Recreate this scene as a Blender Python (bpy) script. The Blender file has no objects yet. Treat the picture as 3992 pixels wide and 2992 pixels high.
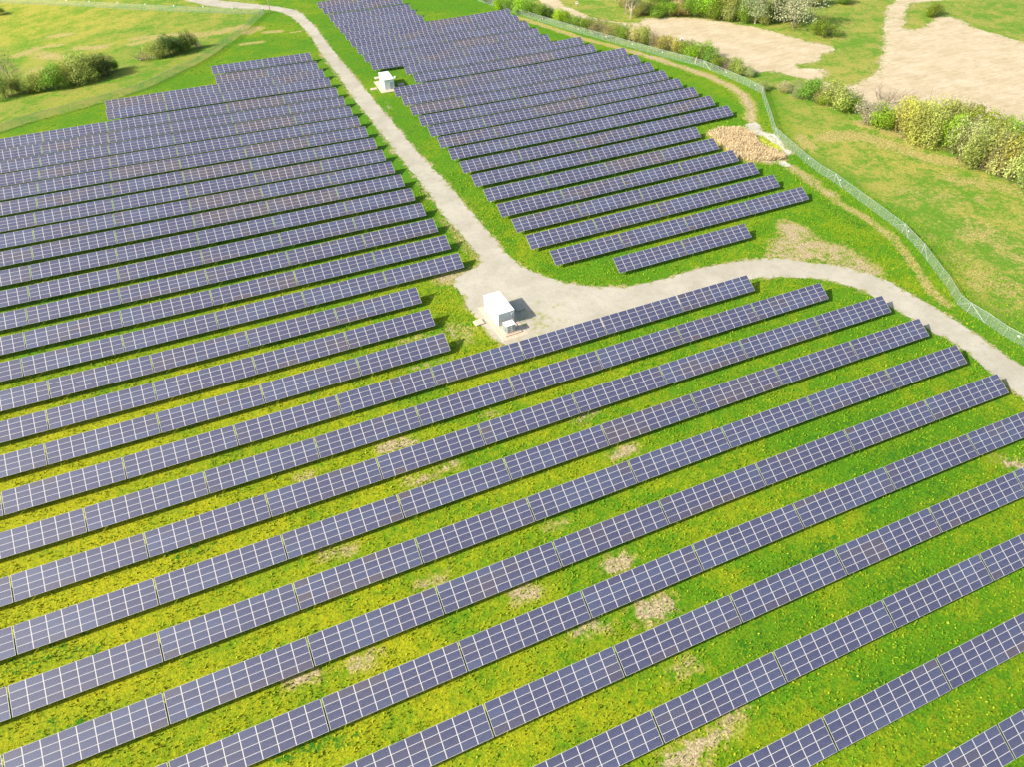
import bpy, bmesh, math, random, json
import numpy as np
from mathutils import Vector, Matrix, Euler
from mathutils.geometry import delaunay_2d_cdt

F = json.loads(r'''{"gravel_road":[[-18.87,430.89],[-0.81,398.38],[5.96,385.11],[14.04,375.66],[27.8,365.15],[33.0,361.08],[37.61,353.84],[40.29,344.56],[41.57,333.6],[42.23,320.24],[42.58,306.32],[42.26,292.2],[42.59,280.03],[42.77,266.19],[42.83,254.47],[42.77,244.56],[42.82,234.11],[43.51,223.96],[43.62,213.68],[44.15,205.52],[44.03,195.58],[44.48,185.98],[44.9,176.93],[45.11,167.82],[45.15,160.59],[44.75,153.91],[45.22,148.55],[45.78,143.68],[46.06,136.61],[46.19,131.15],[44.42,127.37],[41.36,126.55],[37.93,125.41],[36.69,122.78],[37.5,117.76],[36.73,114.14],[36.94,110.2],[37.38,106.29],[37.5,101.77],[42.5,93.61],[60,93.81],[93.0,94.21],[96.5,97.51],[105.54,94.45],[110.04,91.62],[113.27,89.38],[115.66,86.25],[117.19,83.06],[117.57,80.92],[118.34,78.17],[118.53,75.27],[118.81,72.85],[119.41,70.8],[119.69,68.48],[120.19,66.11],[120.98,62.85],[121.07,59.96],[120.56,56.62],[120.37,53.66],[120.49,51.02],[119.88,48.4],[119.55,45.75],[118.24,40.3],[116.41,34.24],[127.73,37.77],[127.88,45.14],[127.67,48.81],[127.63,52.18],[127.42,55.34],[127.38,58.13],[127.36,61.0],[127.34,63.96],[127.32,67.0],[126.97,69.82],[126.79,72.88],[126.26,75.69],[125.91,78.75],[125.37,81.72],[124.65,84.59],[123.57,87.15],[122.29,89.58],[119.83,92.75],[116.6,95.14],[113.46,97.68],[110.22,100.18],[106.76,102.46],[102.27,103.67],[97.64,104.4],[93.06,105.12],[88.24,105.42],[84.24,105.36],[79.92,105.22],[75.55,105.4],[71.11,106.43],[66.54,108.3],[62.8,110.58],[59.45,113.74],[56.62,117.5],[54.7,121.43],[53.72,124.16],[52.98,126.81],[52.7,129.29],[52.61,136.03],[52.29,142.6],[52.18,150.11],[51.8,167.46],[51.27,176.93],[50.47,186.34],[50.07,197.8],[49.78,208.27],[49.46,219.44],[49.12,231.37],[48.74,244.14],[48.33,257.85],[48.09,270.02],[47.54,281.78],[47.24,295.55],[46.93,310.31],[47.12,324.3],[46.29,336.34],[45.54,347.22],[43.69,355.46],[39.83,361.21],[34.08,368.08],[28.94,373.19],[22.25,380.2],[15.28,387.07],[10.23,394.42],[-1.88,424.46]],"dirt_field":[[162.43,270.39],[169.85,268.19],[176.7,271.78],[186.64,268.53],[197.1,261.47],[203.28,252.97],[208.78,244.03],[212.74,235.97],[212.43,236.47],[214.76,228.18],[216.35,220.8],[219.23,214.53],[221.77,210.1],[220.11,206.28],[212.92,205.32],[207.26,200.78],[202.34,198.95],[196.11,200.67],[194.42,197.33],[198.23,195.42],[201.61,193.04],[200.6,188.81],[195.1,184.98],[189.54,186.48],[188.17,192.38],[185.97,196.16],[182.69,199.18],[174.42,202.07],[171.65,208.98],[172.15,218.67],[172.25,229.06],[169.19,236.87],[168.02,245.47],[164.2,255.74],[161.17,264.14]],"far_field":[[294.8,248.72],[286.84,244.3],[275.58,237.81],[258.81,221.74],[244.0,206.96],[220.24,184.46],[210.3,178.73],[207.97,178.59],[200.28,176.07],[195.21,178.59],[193.95,184.27],[191.01,185.74],[187.87,177.32],[189.14,169.57],[188.6,160.8],[192.29,156.82],[195.91,154.05],[201.38,146.95],[207.28,137.72],[202.29,124.27],[205.98,115.3],[208.31,100.86],[230.38,87.85],[296.61,129.61],[289.12,170.35],[289.09,181.95],[288.18,184.82],[288.29,191.33],[287.35,197.72],[286.8,204.1],[290.32,211.33],[290.63,217.69],[285.6,219.28],[277.84,215.79],[267.66,211.1],[262.68,211.87],[262.33,214.66],[272.28,224.12],[285.1,235.03],[292.89,239.22],[299.14,237.12],[309.47,236.09],[313.22,239.51]],"lane":[[149.84,322.59],[147.38,315.93],[145.46,309.18],[147.06,298.77],[148.62,292.34],[149.22,286.54],[153.55,281.44],[160.5,274.96],[165.25,268.0],[168.92,262.57],[171.7,267.22],[162.73,273.76],[158.26,281.55],[156.57,286.09],[155.04,298.08],[153.71,302.62],[155.08,311.59],[157.18,318.45]],"gravel1":[[148.81,166.36],[152.17,165.66],[149.66,158.9],[151.45,156.05],[149.67,149.41],[147.66,143.24],[145.62,143.37],[146.74,149.04],[147.28,155.28],[145.59,158.83],[146.34,163.07]],"gravel2":[[136.91,142.55],[139.51,142.11],[142.81,141.49],[142.47,137.71],[140.4,137.49],[139.75,140.3]],"reeds":[[134.33,165.8],[141.64,165.5],[145.64,162.44],[145.43,158.62],[142.78,152.87],[142.87,149.63],[144.07,146.78],[144.71,143.83],[143.32,141.07],[137.31,142.52],[134.57,144.39],[132.2,147.9],[132.34,152.69],[133.05,157.82],[133.61,162.27]],"pond":[[145.21,157.77],[147.71,156.98],[147.59,152.3],[147.16,147.93],[145.72,145.08],[144.07,146.78],[143.37,150.28],[143.04,153.21]],"bare1":[[120.31,113.69],[122.56,110.68],[123.18,107.83],[122.16,102.74],[125.4,98.88],[125.38,94.83],[125.52,90.32],[124.97,87.86],[122.09,91.29],[119.59,94.07],[116.38,97.76],[111.41,99.47],[108.37,103.16],[113.77,107.21],[116.89,106.99],[118.53,111.27]],"strokes":[["dry",2.2,0.9,[[124.8,308.3],[131.2,294.9],[136.2,279.6],[141.9,261.5],[147.3,249.9],[151.6,239.2]]],["dirt",1.3,0.75,[[151.6,239.2],[155.9,227.6],[159.3,215.6],[161.8,205.7],[163.0,194.7],[162.2,185.3],[157.4,175.5],[151.4,167.2]]],["dry",3.0,0.8,[[151.6,239.2],[155.9,227.6],[159.3,215.6],[161.8,205.7],[163.0,194.7],[162.2,185.3],[157.4,175.5],[151.4,167.2]]],["dirt",1.0,0.62,[[141.7,136.0],[141.5,129.8],[140.6,124.1],[140.9,118.9]]],["dry",2.6,0.85,[[141.7,136.0],[141.5,129.8],[140.6,124.1],[140.9,118.9]]],["dry",1.7,0.95,[[139.6,116.3],[139.9,112.6],[140.4,107.6],[139.9,102.1],[139.5,97.3],[137.4,91.8],[135.1,86.6],[132.6,81.4],[130.7,77.2],[130.1,72.6]]],["dirt",0.9,0.45,[[139.9,112.6],[140.4,107.6],[139.9,102.1],[139.5,97.3]]],["dry",3.5,0.8,[[157.2,150.4],[155.1,144.1]]],["dry",4.5,0.9,[[163.6,147.3],[171.4,146.3],[175.0,141.7],[177.1,135.3],[178.1,129.5],[179.8,124.5],[183.7,121.0],[187.3,118.1]]],["dry",3,0.8,[[180.0,150.9],[181.9,145.0],[183.9,137.4],[184.9,131.6]]],["dry",6,0.6,[[176.3,112.3],[181.0,108.7],[184.6,104.1],[187.7,100.6]]],["dry",5,0.5,[[159.1,112.2],[166.1,106.9],[173.5,102.1]]],["dry",9,0.6,[[159.7,91.5],[161.2,88.3]]],["dry",8,0.4,[[160.1,107.6],[161.6,104.0]]],["dry",8,0.65,[[144.8,75.0],[146.3,72.3]]],["dry",6,0.4,[[145.2,85.8],[146.7,82.9]]],["dry",8,0.5,[[158.7,80.0],[160.2,77.1]]],["dry",6,0.35,[[145.7,97.8],[147.2,94.5]]],["dry",6,0.4,[[149.2,109.7],[150.8,106.1]]],["lush",5,0.8,[[147.7,94.2],[147.4,88.5],[145.8,85.2]]],["lush",4,0.8,[[138.6,73.8],[137.4,69.6],[137.4,65.0],[137.4,60.6]]],["dry",4,0.85,[[-47.7,352.0],[-41.9,348.2],[-36.2,346.0]]],["dry",5,0.85,[[-61.8,354.6],[-58.1,348.6],[-54.7,343.0]]],["dry",6,0.85,[[-71.0,360.7],[-65.5,363.5]]],["dry",4,0.85,[[-64.4,329.5],[-61.8,331.6]]],["dry",4,0.85,[[-59.9,379.8],[-52.6,376.9]]],["dry",4,0.85,[[-25.9,341.7],[-20.1,343.9],[-14.2,346.1],[-10.3,346.1]]],["dry",5,0.85,[[-2.5,340.0],[2.3,338.3],[8.9,338.2]]],["dry",3,0.85,[[-60.7,365.4],[-55.1,362.3]]],["dry",5,0.85,[[-0.2,337.3],[10.1,338.9],[17.9,340.3]]],["dry",4,0.85,[[-24.5,349.3],[-14.6,346.4],[-7.3,343.5]]],["dry",4,0.85,[[14.2,340.7],[16.9,340.5]]],["dry",4,0.85,[[19.2,331.8],[24.0,335.4]]],["dry",2.5,0.85,[[26.6,327.9],[31.9,327.1]]],["dry",1.5,0.85,[[36.5,323.0],[40.7,323.4]]],["dry",2,0.85,[[15.0,316.8],[22.9,316.2]]],["dirt",1.5,0.5,[[26.8,326.6],[31.8,326.5]]],["dirt",3,0.45,[[-45.7,348.9],[-40.0,346.7],[-35.4,345.4]]],["dirt",3,0.4,[[-61.0,354.0],[-56.4,345.8]]],["lush",4,0.9,[[-48.2,290.9],[-41.9,291.5],[-37.2,299.1],[-32.2,312.3],[-29.8,314.6]]],["lush",3,0.9,[[-16.5,314.3],[-8.8,317.6],[-2.4,319.6],[2.1,318.2]]],["lush",4,0.9,[[-29.8,312.8],[-26.9,311.0]]],["dark",0.8,0.8,[[-29.9,276.5],[-22.7,280.1],[-18.5,284.2],[-14.4,288.6],[-9.6,293.8],[-4.0,298.9],[0.6,304.7],[5.2,310.9],[9.0,317.9]]],["dark",0.7,0.8,[[-36.4,273.0],[-45.2,269.0],[-52.5,265.7],[-59.8,265.0],[-66.4,260.1]]],["dirt",1.5,0.5,[[42.0,290.9],[42.6,253.4],[43.3,223.1],[43.8,194.9],[44.7,176.3],[44.6,153.6],[45.7,143.4],[46.0,136.3]]],["dirt",1.2,0.45,[[51.9,157.5],[51.3,176.9],[50.1,197.8],[49.5,219.4],[48.7,244.1]]],["dirt",1.5,0.5,[[52.1,234.2],[51.9,228.1]]],["dry",2.5,0.6,[[44.0,151.8],[44.9,135.9],[46.5,128.1]]],["dirt",2,0.6,[[35.2,126.1],[38.4,126.8],[41.4,126.6]]],["dry",4,0.7,[[35.2,126.1],[38.4,126.8],[41.4,126.6]]],["dirt",1.1,0.55,[[19.8,100.0],[23.5,99.5],[27.6,99.6]]],["dry",3,0.6,[[31.0,109.2],[33.6,107.1],[32.8,103.5]]],["dirt",0.5,0.8,[[30.6,109.4],[30.6,105.0]]],["dirt",0.5,0.8,[[33.3,108.6],[33.9,105.2]]],["dry",1.5,0.6,[[19.9,108.6],[23.8,108.6],[28.8,107.6]]],["dirt",0.6,0.6,[[30.7,120.6],[32.3,120.2]]],["dirt",1.3,0.95,[[8.6,82.0],[14.3,81.4]]],["dry",2.8600000000000003,0.6,[[8.6,82.0],[14.3,81.4]]],["dirt",1,0.5,[[-5.2,81.2],[-3.6,81.1]]],["dry",2.2,0.6,[[-5.2,81.2],[-3.6,81.1]]],["dirt",1.9,0.95,[[34.7,37.3],[37.6,36.6]]],["dry",4.18,0.6,[[34.7,37.3],[37.6,36.6]]],["dirt",1.4,0.85,[[33.7,45.4],[36.1,45.5]]],["dry",3.08,0.6,[[33.7,45.4],[36.1,45.5]]],["dirt",1.1,0.8,[[19.0,46.7],[21.5,46.5]]],["dry",2.4200000000000004,0.6,[[19.0,46.7],[21.5,46.5]]],["dirt",1,0.6,[[17.6,73.6],[20.0,73.6]]],["dry",2.2,0.6,[[17.6,73.6],[20.0,73.6]]],["dirt",1.1,0.6,[[42.9,73.8],[46.7,74.6]]],["dry",2.4200000000000004,0.6,[[42.9,73.8],[46.7,74.6]]],["dirt",1.2,0.75,[[44.6,64.1],[48.2,64.1]]],["dry",2.64,0.6,[[44.6,64.1],[48.2,64.1]]],["dirt",1.2,0.7,[[24.6,38.7],[28.3,38.3]]],["dry",2.64,0.6,[[24.6,38.7],[28.3,38.3]]],["dirt",1.3,0.7,[[30.1,19.6],[34.6,19.4]]],["dry",2.8600000000000003,0.6,[[30.1,19.6],[34.6,19.4]]],["dirt",1.2,0.6,[[26.4,19.0],[31.4,18.7]]],["dry",2.64,0.6,[[26.4,19.0],[31.4,18.7]]],["dirt",0.8,0.7,[[26.3,19.9],[32.2,19.8]]],["dry",1.7600000000000002,0.6,[[26.3,19.9],[32.2,19.8]]],["dirt",1.3,0.9,[[103.8,36.1],[105.7,34.8]]],["dry",2.8600000000000003,0.6,[[103.8,36.1],[105.7,34.8]]],["dirt",1,0.5,[[47.8,69.1],[52.9,69.8]]],["dry",2.2,0.6,[[47.8,69.1],[52.9,69.8]]],["dirt",1.1,0.6,[[-4.7,64.9],[-0.7,64.0]]],["dry",2.4200000000000004,0.6,[[-4.7,64.9],[-0.7,64.0]]],["dirt",1.2,0.6,[[-4.9,46.3],[-2.3,46.6]]],["dry",2.64,0.6,[[-4.9,46.3],[-2.3,46.6]]],["dirt",1.3,0.6,[[-12.6,47.7],[-9.7,47.1]]],["dry",2.8600000000000003,0.6,[[-12.6,47.7],[-9.7,47.1]]],["dirt",0.8,0.6,[[27.6,82.1],[30.2,81.8]]],["dry",1.7600000000000002,0.6,[[27.6,82.1],[30.2,81.8]]],["dirt",1,0.5,[[10.8,72.9],[15.5,72.4]]],["dry",2.2,0.6,[[10.8,72.9],[15.5,72.4]]],["dirt",1,0.55,[[33.4,28.3],[36.5,28.2]]],["dry",2.2,0.6,[[33.4,28.3],[36.5,28.2]]],["dirt",1.1,0.5,[[35.2,20.3],[38.6,21.2]]],["dry",2.4200000000000004,0.6,[[35.2,20.3],[38.6,21.2]]],["dirt",0.9,0.5,[[28.0,55.6],[31.0,55.2]]],["dry",1.9800000000000002,0.6,[[28.0,55.6],[31.0,55.2]]],["dirt",1,0.5,[[6.8,53.8],[9.9,53.6]]],["dry",2.2,0.6,[[6.8,53.8],[9.9,53.6]]],["lush",2.5,0.8,[[-42.2,53.1],[-31.4,51.5]]],["lush",2,0.8,[[-17.8,69.0],[-8.4,67.5]]],["lush",1.5,0.8,[[-25.4,74.2],[-20.7,73.9]]],["lush",2,0.8,[[24.0,52.0],[32.0,51.0]]],["lush",2,0.8,[[32.0,57.2],[38.3,56.7]]],["lush",2.5,0.8,[[53.8,36.1],[65.7,35.1]]],["lush",2.5,0.8,[[62.3,26.7],[74.6,26.1]]],["lush",2.5,0.8,[[43.4,27.6],[55.0,27.6]]],["lush",2,0.8,[[25.0,32.3],[31.5,31.5]]],["lush",2,0.8,[[-15.7,39.8],[-9.1,38.6]]],["lush",3,0.8,[[56.5,16.5],[67.6,15.7]]],["lush",3,0.8,[[72.8,54.2],[92.2,52.9]]],["lush",3,0.8,[[79.2,44.7],[94.5,44.8]]],["lush",3,0.8,[[77.1,37.5],[90.8,36.6]]],["lush",2,0.8,[[-46.2,65.2],[-37.0,63.3]]],["lush",1.5,0.8,[[14.8,91.9],[23.9,91.8]]],["lush",4,0.8,[[136.0,122.1],[136.7,106.3]]],["lush",4,0.8,[[146.6,154.8],[150.3,120.9]]],["lush",2.5,0.8,[[71.8,118.2],[93.4,112.4]]]],"fence1":[[122.48,328.63],[129.98,306.04],[134.24,292.57],[138.71,280.63],[142.92,269.14],[150.2,250.68],[154.47,239.39],[158.65,228.81],[162.84,218.99],[165.14,213.11],[166.69,202.09],[167.74,193.13],[168.18,183.67],[163.86,177.0],[156.43,164.51],[150.95,155.53],[149.07,146.53],[147.16,137.5],[146.14,130.65],[146.16,124.82],[143.18,98.09],[140.43,89.56],[137.66,83.36],[135.25,77.7],[132.01,71.82],[131.66,68.97],[132.05,65.01],[132.0,60.53],[132.8,56.3],[133.21,49.15],[133.64,40.74]],"fence2":[[30.06,356.42],[24.41,345.43],[18.77,333.86],[11.34,321.06],[9.08,318.95],[5.15,310.93],[0.61,304.71],[-4.04,298.86],[-9.62,293.79],[-14.45,288.61],[-18.52,284.22],[-22.73,280.11],[-29.95,276.49],[-36.46,273.66],[-45.24,270.23],[-52.66,268.19],[-59.75,264.99],[-66.46,260.7],[-76.23,256.23]],"fence3":[[29.94,355.61],[17.44,362.52],[5.66,371.65],[-6.47,381.52],[-18.57,391.96],[-30.69,403.52],[-43.36,416.19],[-56.91,429.74],[-75.29,448.74],[-99.09,471.99]],"sh_thicket":[[176.9,176.2,5.1,5.0,"brown"],[178.4,172.6,6.7,7.0,"green"],[179.3,168.7,4.2,4.9,"brown"],[179.7,166.4,3.7,4.5,"bright"],[182.0,163.6,9.1,8.4,"olive"],[183.5,159.4,7.7,7.2,"green"],[182.2,150.8,6.3,7.1,"pale"],[183.0,145.2,7.4,8.5,"bright"],[185.5,140.9,8.9,11.4,"yellow"],[184.5,135.3,8.7,12.4,"olive"],[186.1,131.9,8.2,11.2,"olive"],[195.9,139.0,10.1,10.7,"yellow"],[192.7,142.6,8.6,8.9,"yellow"],[188.7,126.0,7.7,11.1,"bright"],[202.4,135.9,9.3,9.6,"olive"],[188.0,121.0,8.3,12.4,"tan"],[204.2,131.8,7.7,8.4,"bright"],[187.3,115.6,8.2,13.0,"olive"],[189.3,112.7,8.1,13.6,"tan"],[203.3,123.8,8.2,8.2,"olive"],[213.5,128.7,3.8,5.4,"bright"],[189.6,108.4,8.0,13.5,"olive"],[208.1,119.7,8.9,8.2,"bright"],[189.7,104.0,7.9,13.4,"tan"],[190.3,99.8,8.1,13.2,"olive"],[210.4,113.3,9.5,8.8,"yellow"]],"sh_bare":[[198.6,159.7,18.3,9.7,"bare"]],"sh_fencehedge":[[126.0,325.0,5.9,3.6,"green"],[127.3,315.9,6.3,5.0,"bright"],[130.0,310.3,6.3,5.4,"green"],[132.5,304.9,6.8,5.6,"bright"],[135.4,300.1,6.7,5.9,"green"],[138.9,295.8,6.7,5.6,"green"],[141.2,292.9,5.5,3.6,"dark"],[142.8,283.7,7.6,5.7,"bright"],[146.0,276.7,6.4,3.9,"green"],[148.1,270.5,6.9,5.4,"green"],[149.8,263.8,6.8,6.9,"brown"],[151.8,257.7,6.2,6.2,"brown"],[154.2,252.6,6.1,6.6,"green"],[156.5,248.6,6.1,7.0,"tan"],[158.8,244.7,6.0,7.0,"olive"],[161.0,240.1,6.0,6.7,"brown"],[162.8,235.6,6.4,6.0,"olive"],[165.1,229.9,5.4,5.7,"olive"],[166.6,225.2,6.3,5.9,"green"],[167.6,219.7,7.1,7.1,"bright"],[169.0,214.8,5.6,6.2,"green"],[169.7,210.2,5.6,5.0,"green"],[170.3,206.7,3.7,4.8,"brown"],[172.2,202.3,5.5,5.7,"olive"],[174.4,199.7,4.5,3.3,"tan"],[171.0,187.1,5.2,3.0,"olive"],[176.3,183.1,5.2,3.0,"tan"]],"sh_wood":[[177.6,277.1,7.7,5.2,"tan"],[182.3,274.3,9.9,4.5,"green"],[186.6,271.0,8.8,6.2,"green"],[191.8,269.1,8.8,5.0,"olive"],[195.9,265.5,8.7,7.7,"green"],[199.9,262.0,8.7,8.8,"bright"],[203.9,258.5,9.8,8.8,"green"],[207.9,254.9,9.2,7.8,"olive"],[210.5,249.8,7.5,9.6,"green"],[215.3,245.9,6.4,5.8,"olive"],[221.3,245.2,7.5,10.6,"dark"],[226.4,244.2,9.6,11.5,"dark"],[227.3,222.3,10.0,5.6,"green"],[285.0,221.2,7.0,4.9,"green"],[265.9,252.4,6.8,4.0,"green"],[177.1,291.7,8.0,6.1,"tan"],[197.2,287.9,11.5,6.2,"green"],[214.7,281.5,11.5,6.2,"dark"],[227.9,273.1,11.4,6.1,"dark"],[249.4,256.3,10.1,6.1,"green"]],"sh_tree":[[212.7,245.7,9.5,16.0,"pale"],[222.9,233.9,13.5,17.6,"pale"],[208.2,256.3,7.6,13.5,"olive"],[204.2,266.1,6.6,11.8,"olive"],[193.8,271.3,6.6,12.8,"tan"],[249.6,254.1,10.1,10.9,"olive"],[250.5,273.0,10.5,11.2,"olive"]],"sh_talltree":[[172.0,280.7,5.5,14.7,"bare"],[170.7,274.5,6.5,16.4,"bare"]],"sh_left":[[-69.9,298.4,6.4,9.6,"olive"],[-67.8,300.7,4.6,5.4,"brown"],[-64.9,301.4,4.6,6.4,"green"],[-61.9,300.0,6.0,5.6,"olive"],[-59.2,300.9,5.5,4.5,"brown"],[-55.9,300.2,7.4,7.6,"olive"],[-51.9,298.8,8.3,8.4,"green"],[-48.1,299.7,7.5,8.0,"olive"],[-43.9,302.1,9.4,9.7,"olive"],[-40.3,303.3,8.5,9.5,"olive"],[-36.3,305.7,7.7,8.0,"dark"],[-34.0,307.9,4.3,4.4,"green"]],"sh_lefttree":[[-66.5,308.6,6.6,13.8,"bare"]],"sh_mid":[[-22.1,316.5,7.0,3.6,"brown"],[-17.1,316.2,6.2,6.8,"olive"],[-13.0,317.2,7.3,8.1,"dark"],[-10.3,318.2,6.1,6.8,"dark"],[-7.3,318.5,5.1,5.2,"olive"],[-4.4,320.8,4.7,7.5,"dark"],[-1.5,321.0,4.3,2.9,"brown"]],"sh_farleft":[[-86.0,436.7,5.0,4.0,"green"]],"pole":[32.68,355.71],"whiterock":[-18.0,316.74],"logs":[[165.18,218.03],[171.21,220.63],[218.07,243.84]],"sign":[158.04,299.85],"debris":[170.15,239.21],"lid1":[[35.98,108.51],[38.03,108.77],[37.97,106.98],[36.01,106.84]],"lid2":[[45.61,109.22],[47.45,109.44],[47.5,107.92],[45.65,107.69]],"slab1":[[38.99,112.75],[39.33,99.8],[44.8,100.03],[44.01,108.45]],"slab1b":[[40.3,105.0],[40.33,101.04],[43.73,101.05],[43.63,104.95]],"shed2base":[[54.73,243.83],[58.22,244.05],[54.32,250.32]],"slab2":[[53.1,254.73],[53.5,241.9],[57.87,241.95]],"lids2":[[55.31,256.94],[51.27,246.48],[61.34,246.83]],"disc2":[[61.32,255.1]],"rows":{"R1":[95.0,92.01,0,9,0],"R2":[107.32,83.22,0,9,0],"R3":[115.9,74.39,0,10,0],"R4":[116.94,65.53,0,10,0],"R5":[117.09,56.58,0,10,0],"R6":[117.34,47.68,0,10,0],"R7":[99.36,38.84,1,9,0],"R8":[99.5,30.02,1,7,0],"R9":[81.58,21.12,1,5,0],"R10":[63.64,12.22,1,3,0],"R11":[63.82,3.37,1,2,0],"L1":[28.42,100.69,0,5,0],"L2":[28.2,109.49,0,5,0],"L3":[28.05,118.17,0,5,0],"L4":[41.06,127.11,0,6,0],"L5":[40.91,135.85,0,6,0],"L6":[40.71,144.6,0,6,0],"L7":[40.49,153.41,0,6,0],"L8":[40.32,162.17,0,6,0],"L9":[40.13,170.91,0,6,0],"L10":[39.9,179.63,0,6,0],"L11":[39.66,188.17,0,6,0],"L12":[39.52,197.19,0,6,0],"L13":[39.22,206.32,0,6,0],"L14":[39.0,215.03,0,6,0],"L15":[38.75,224.14,0,6,0],"L16":[38.51,233.13,0,6,0],"L17":[38.21,242.36,0,6,0],"L18":[38.01,252.54,0,4,0],"L19":[37.7,261.7,0,4,0],"U1":[107.94,110.06,0,2,0],"U2":[132.52,118.85,0,4,0],"U3":[130.31,127.47,0,4,0],"L20":[37.32,271.01,0,2,0],"L21":[37.1,281.54,0,2,0],"U4":[130.24,135.97,0,4,0],"U5":[129.79,144.45,0,4,0],"U6":[129.62,153.37,0,4,0],"U7":[129.62,162.43,0,4,0],"U8":[147.6,171.32,0,5,0],"U9":[147.43,180.55,0,5,0],"U10":[147.12,189.44,0,5,0],"U11":[146.95,198.3,0,5,0],"U12":[146.78,207.07,0,5,0],"U13":[146.72,216.3,0,5,0],"U14":[146.61,225.24,0,5,0],"U15":[146.37,233.96,0,5,0],"U16":[138.14,243.72,0,4,0],"U17":[137.7,253.1,0,4,0],"U18":[127.62,262.21,0,4,0],"U19":[127.2,271.39,0,4,0],"U20":[127.01,281.03,0,4,0],"U21":[126.72,290.55,0,4,0],"U22":[126.7,299.56,0,4,0],"U23":[90.41,309.37,0,2,0],"U24":[90.08,317.86,0,2,0],"U25":[90.09,327.14,0,2,0],"U26":[89.74,338.41,0,2,0],"U27":[89.41,348.45,0,2,0]},"terr":[0.6282,-0.3383,-0.0901,-2.6854,-0.2499,1.4027,0.8674,-0.1286,-1.6445,-1.1567,2.22,0.5199],"exps":[[0,2],[0,3],[0,4],[1,1],[1,2],[1,3],[2,0],[2,1],[2,2],[3,0],[3,1],[4,0]],"cam":{"f":2690.717035,"pitch":0.759126,"roll":-0.022474,"yaw":0.389237,"H":90.332553,"tilt":0.479078,"W":3.948415}}''')
scene = bpy.context.scene
COL = scene.collection

# ------------------------------------------------------------------ camera
cm = F['cam']
cam_d = bpy.data.cameras.new('camera'); cam = bpy.data.objects.new('camera', cam_d); COL.objects.link(cam)
scene.camera = cam
cam_d.sensor_fit = 'HORIZONTAL'; cam_d.sensor_width = 36.0; cam_d.lens = 36.0*cm['f']/3992.0
cam_d.clip_start = 1.0; cam_d.clip_end = 20000.0
_cy, _sy, _cp, _sp = math.cos(cm['yaw']), math.sin(cm['yaw']), math.cos(cm['pitch']), math.sin(cm['pitch'])
_fw = Vector((_sy*_cp, _cy*_cp, -_sp)); _rt = Vector((_cy, -_sy, 0)); _up = _rt.cross(_fw)
_cr, _sr = math.cos(cm['roll']), math.sin(cm['roll'])
_r2 = _cr*_rt + _sr*_up; _u2 = -_sr*_rt + _cr*_up
cam.matrix_world = Matrix(((_r2.x,_u2.x,-_fw.x,0),(_r2.y,_u2.y,-_fw.y,0),(_r2.z,_u2.z,-_fw.z,cm['H']),(0,0,0,1)))

# ------------------------------------------------------------------ light
SUN_EL = math.radians(33.5); SUN_AZ = math.radians(2.0)      # shadows fall towards +X
world = bpy.data.worlds.new('World'); scene.world = world; world.use_nodes = True
wn = world.node_tree.nodes; wl = world.node_tree.links
sky = wn.new('ShaderNodeTexSky'); sky.sky_type = 'NISHITA'; sky.sun_disc = False
sky.sun_elevation = SUN_EL; sky.sun_rotation = math.radians(-90) - SUN_AZ
sky.air_density = 1.0; sky.dust_density = 2.0; sky.ozone_density = 1.0
wn['Background'].inputs['Strength'].default_value = 0.13
wl.new(sky.outputs['Color'], wn['Background'].inputs['Color'])
sun_d = bpy.data.lights.new('sun', 'SUN'); sun_d.energy = 4.6; sun_d.angle = math.radians(0.5); sun_d.color = (1.0, 0.95, 0.85)
sun = bpy.data.objects.new('sun', sun_d); COL.objects.link(sun)
_ld = Vector((math.cos(SUN_AZ)*math.cos(SUN_EL), math.sin(SUN_AZ)*math.cos(SUN_EL), -math.sin(SUN_EL)))
sun.rotation_euler = _ld.to_track_quat('-Z', 'Y').to_euler(); sun.location = (-60, 0, 80)
scene.view_settings.view_transform = 'Standard'; scene.view_settings.look = 'None'
scene.view_settings.exposure = 0.75; scene.view_settings.gamma = 1.0

# ------------------------------------------------------------------ terrain
S = 18.1/15.2
def _sp_(t, s=15.0): return s*np.log1p(np.exp(np.clip(t/s, -40, 40)))
def _scl(x, lo, hi): return lo + _sp_(x-lo) - _sp_(x-hi)
def TZ(X, Y):
    x = _scl(np.asarray(X, float)/S, -75, 125); y = _scl(np.asarray(Y, float)/S, 0, 285)
    u = x/100; v = (y-100)/100
    return S*sum(c*u**a*v**b for c, (a, b) in zip(F['terr'], F['exps']))
def tz(x, y): return float(TZ(x, y))

# ------------------------------------------------------------------ helpers
def tag(o, label=None, cat=None, group=None, kind=None):
    if label: o['label'] = label
    if cat: o['category'] = cat
    if group: o['group'] = group
    if kind: o['kind'] = kind
    return o
def empty(name, loc, rot=(0,0,0)):
    o = bpy.data.objects.new(name, None); COL.objects.link(o); o.location = loc; o.rotation_euler = rot
    o.empty_display_size = 0.3
    return o
def link(name, me, parent=None, loc=(0,0,0), rot=(0,0,0), scale=(1,1,1)):
    o = bpy.data.objects.new(name, me); COL.objects.link(o); o.parent = parent
    o.location = loc; o.rotation_euler = rot; o.scale = scale
    return o
def mesh(name, verts, faces, mats=(), mi=None, smooth=False):
    me = bpy.data.meshes.new(name); me.from_pydata([tuple(v) for v in verts], [], [tuple(f) for f in faces])
    for m in mats: me.materials.append(m)
    if mi is not None: me.polygons.foreach_set('material_index', mi)
    if smooth: me.polygons.foreach_set('use_smooth', [True]*len(faces))
    me.update(); return me
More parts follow.
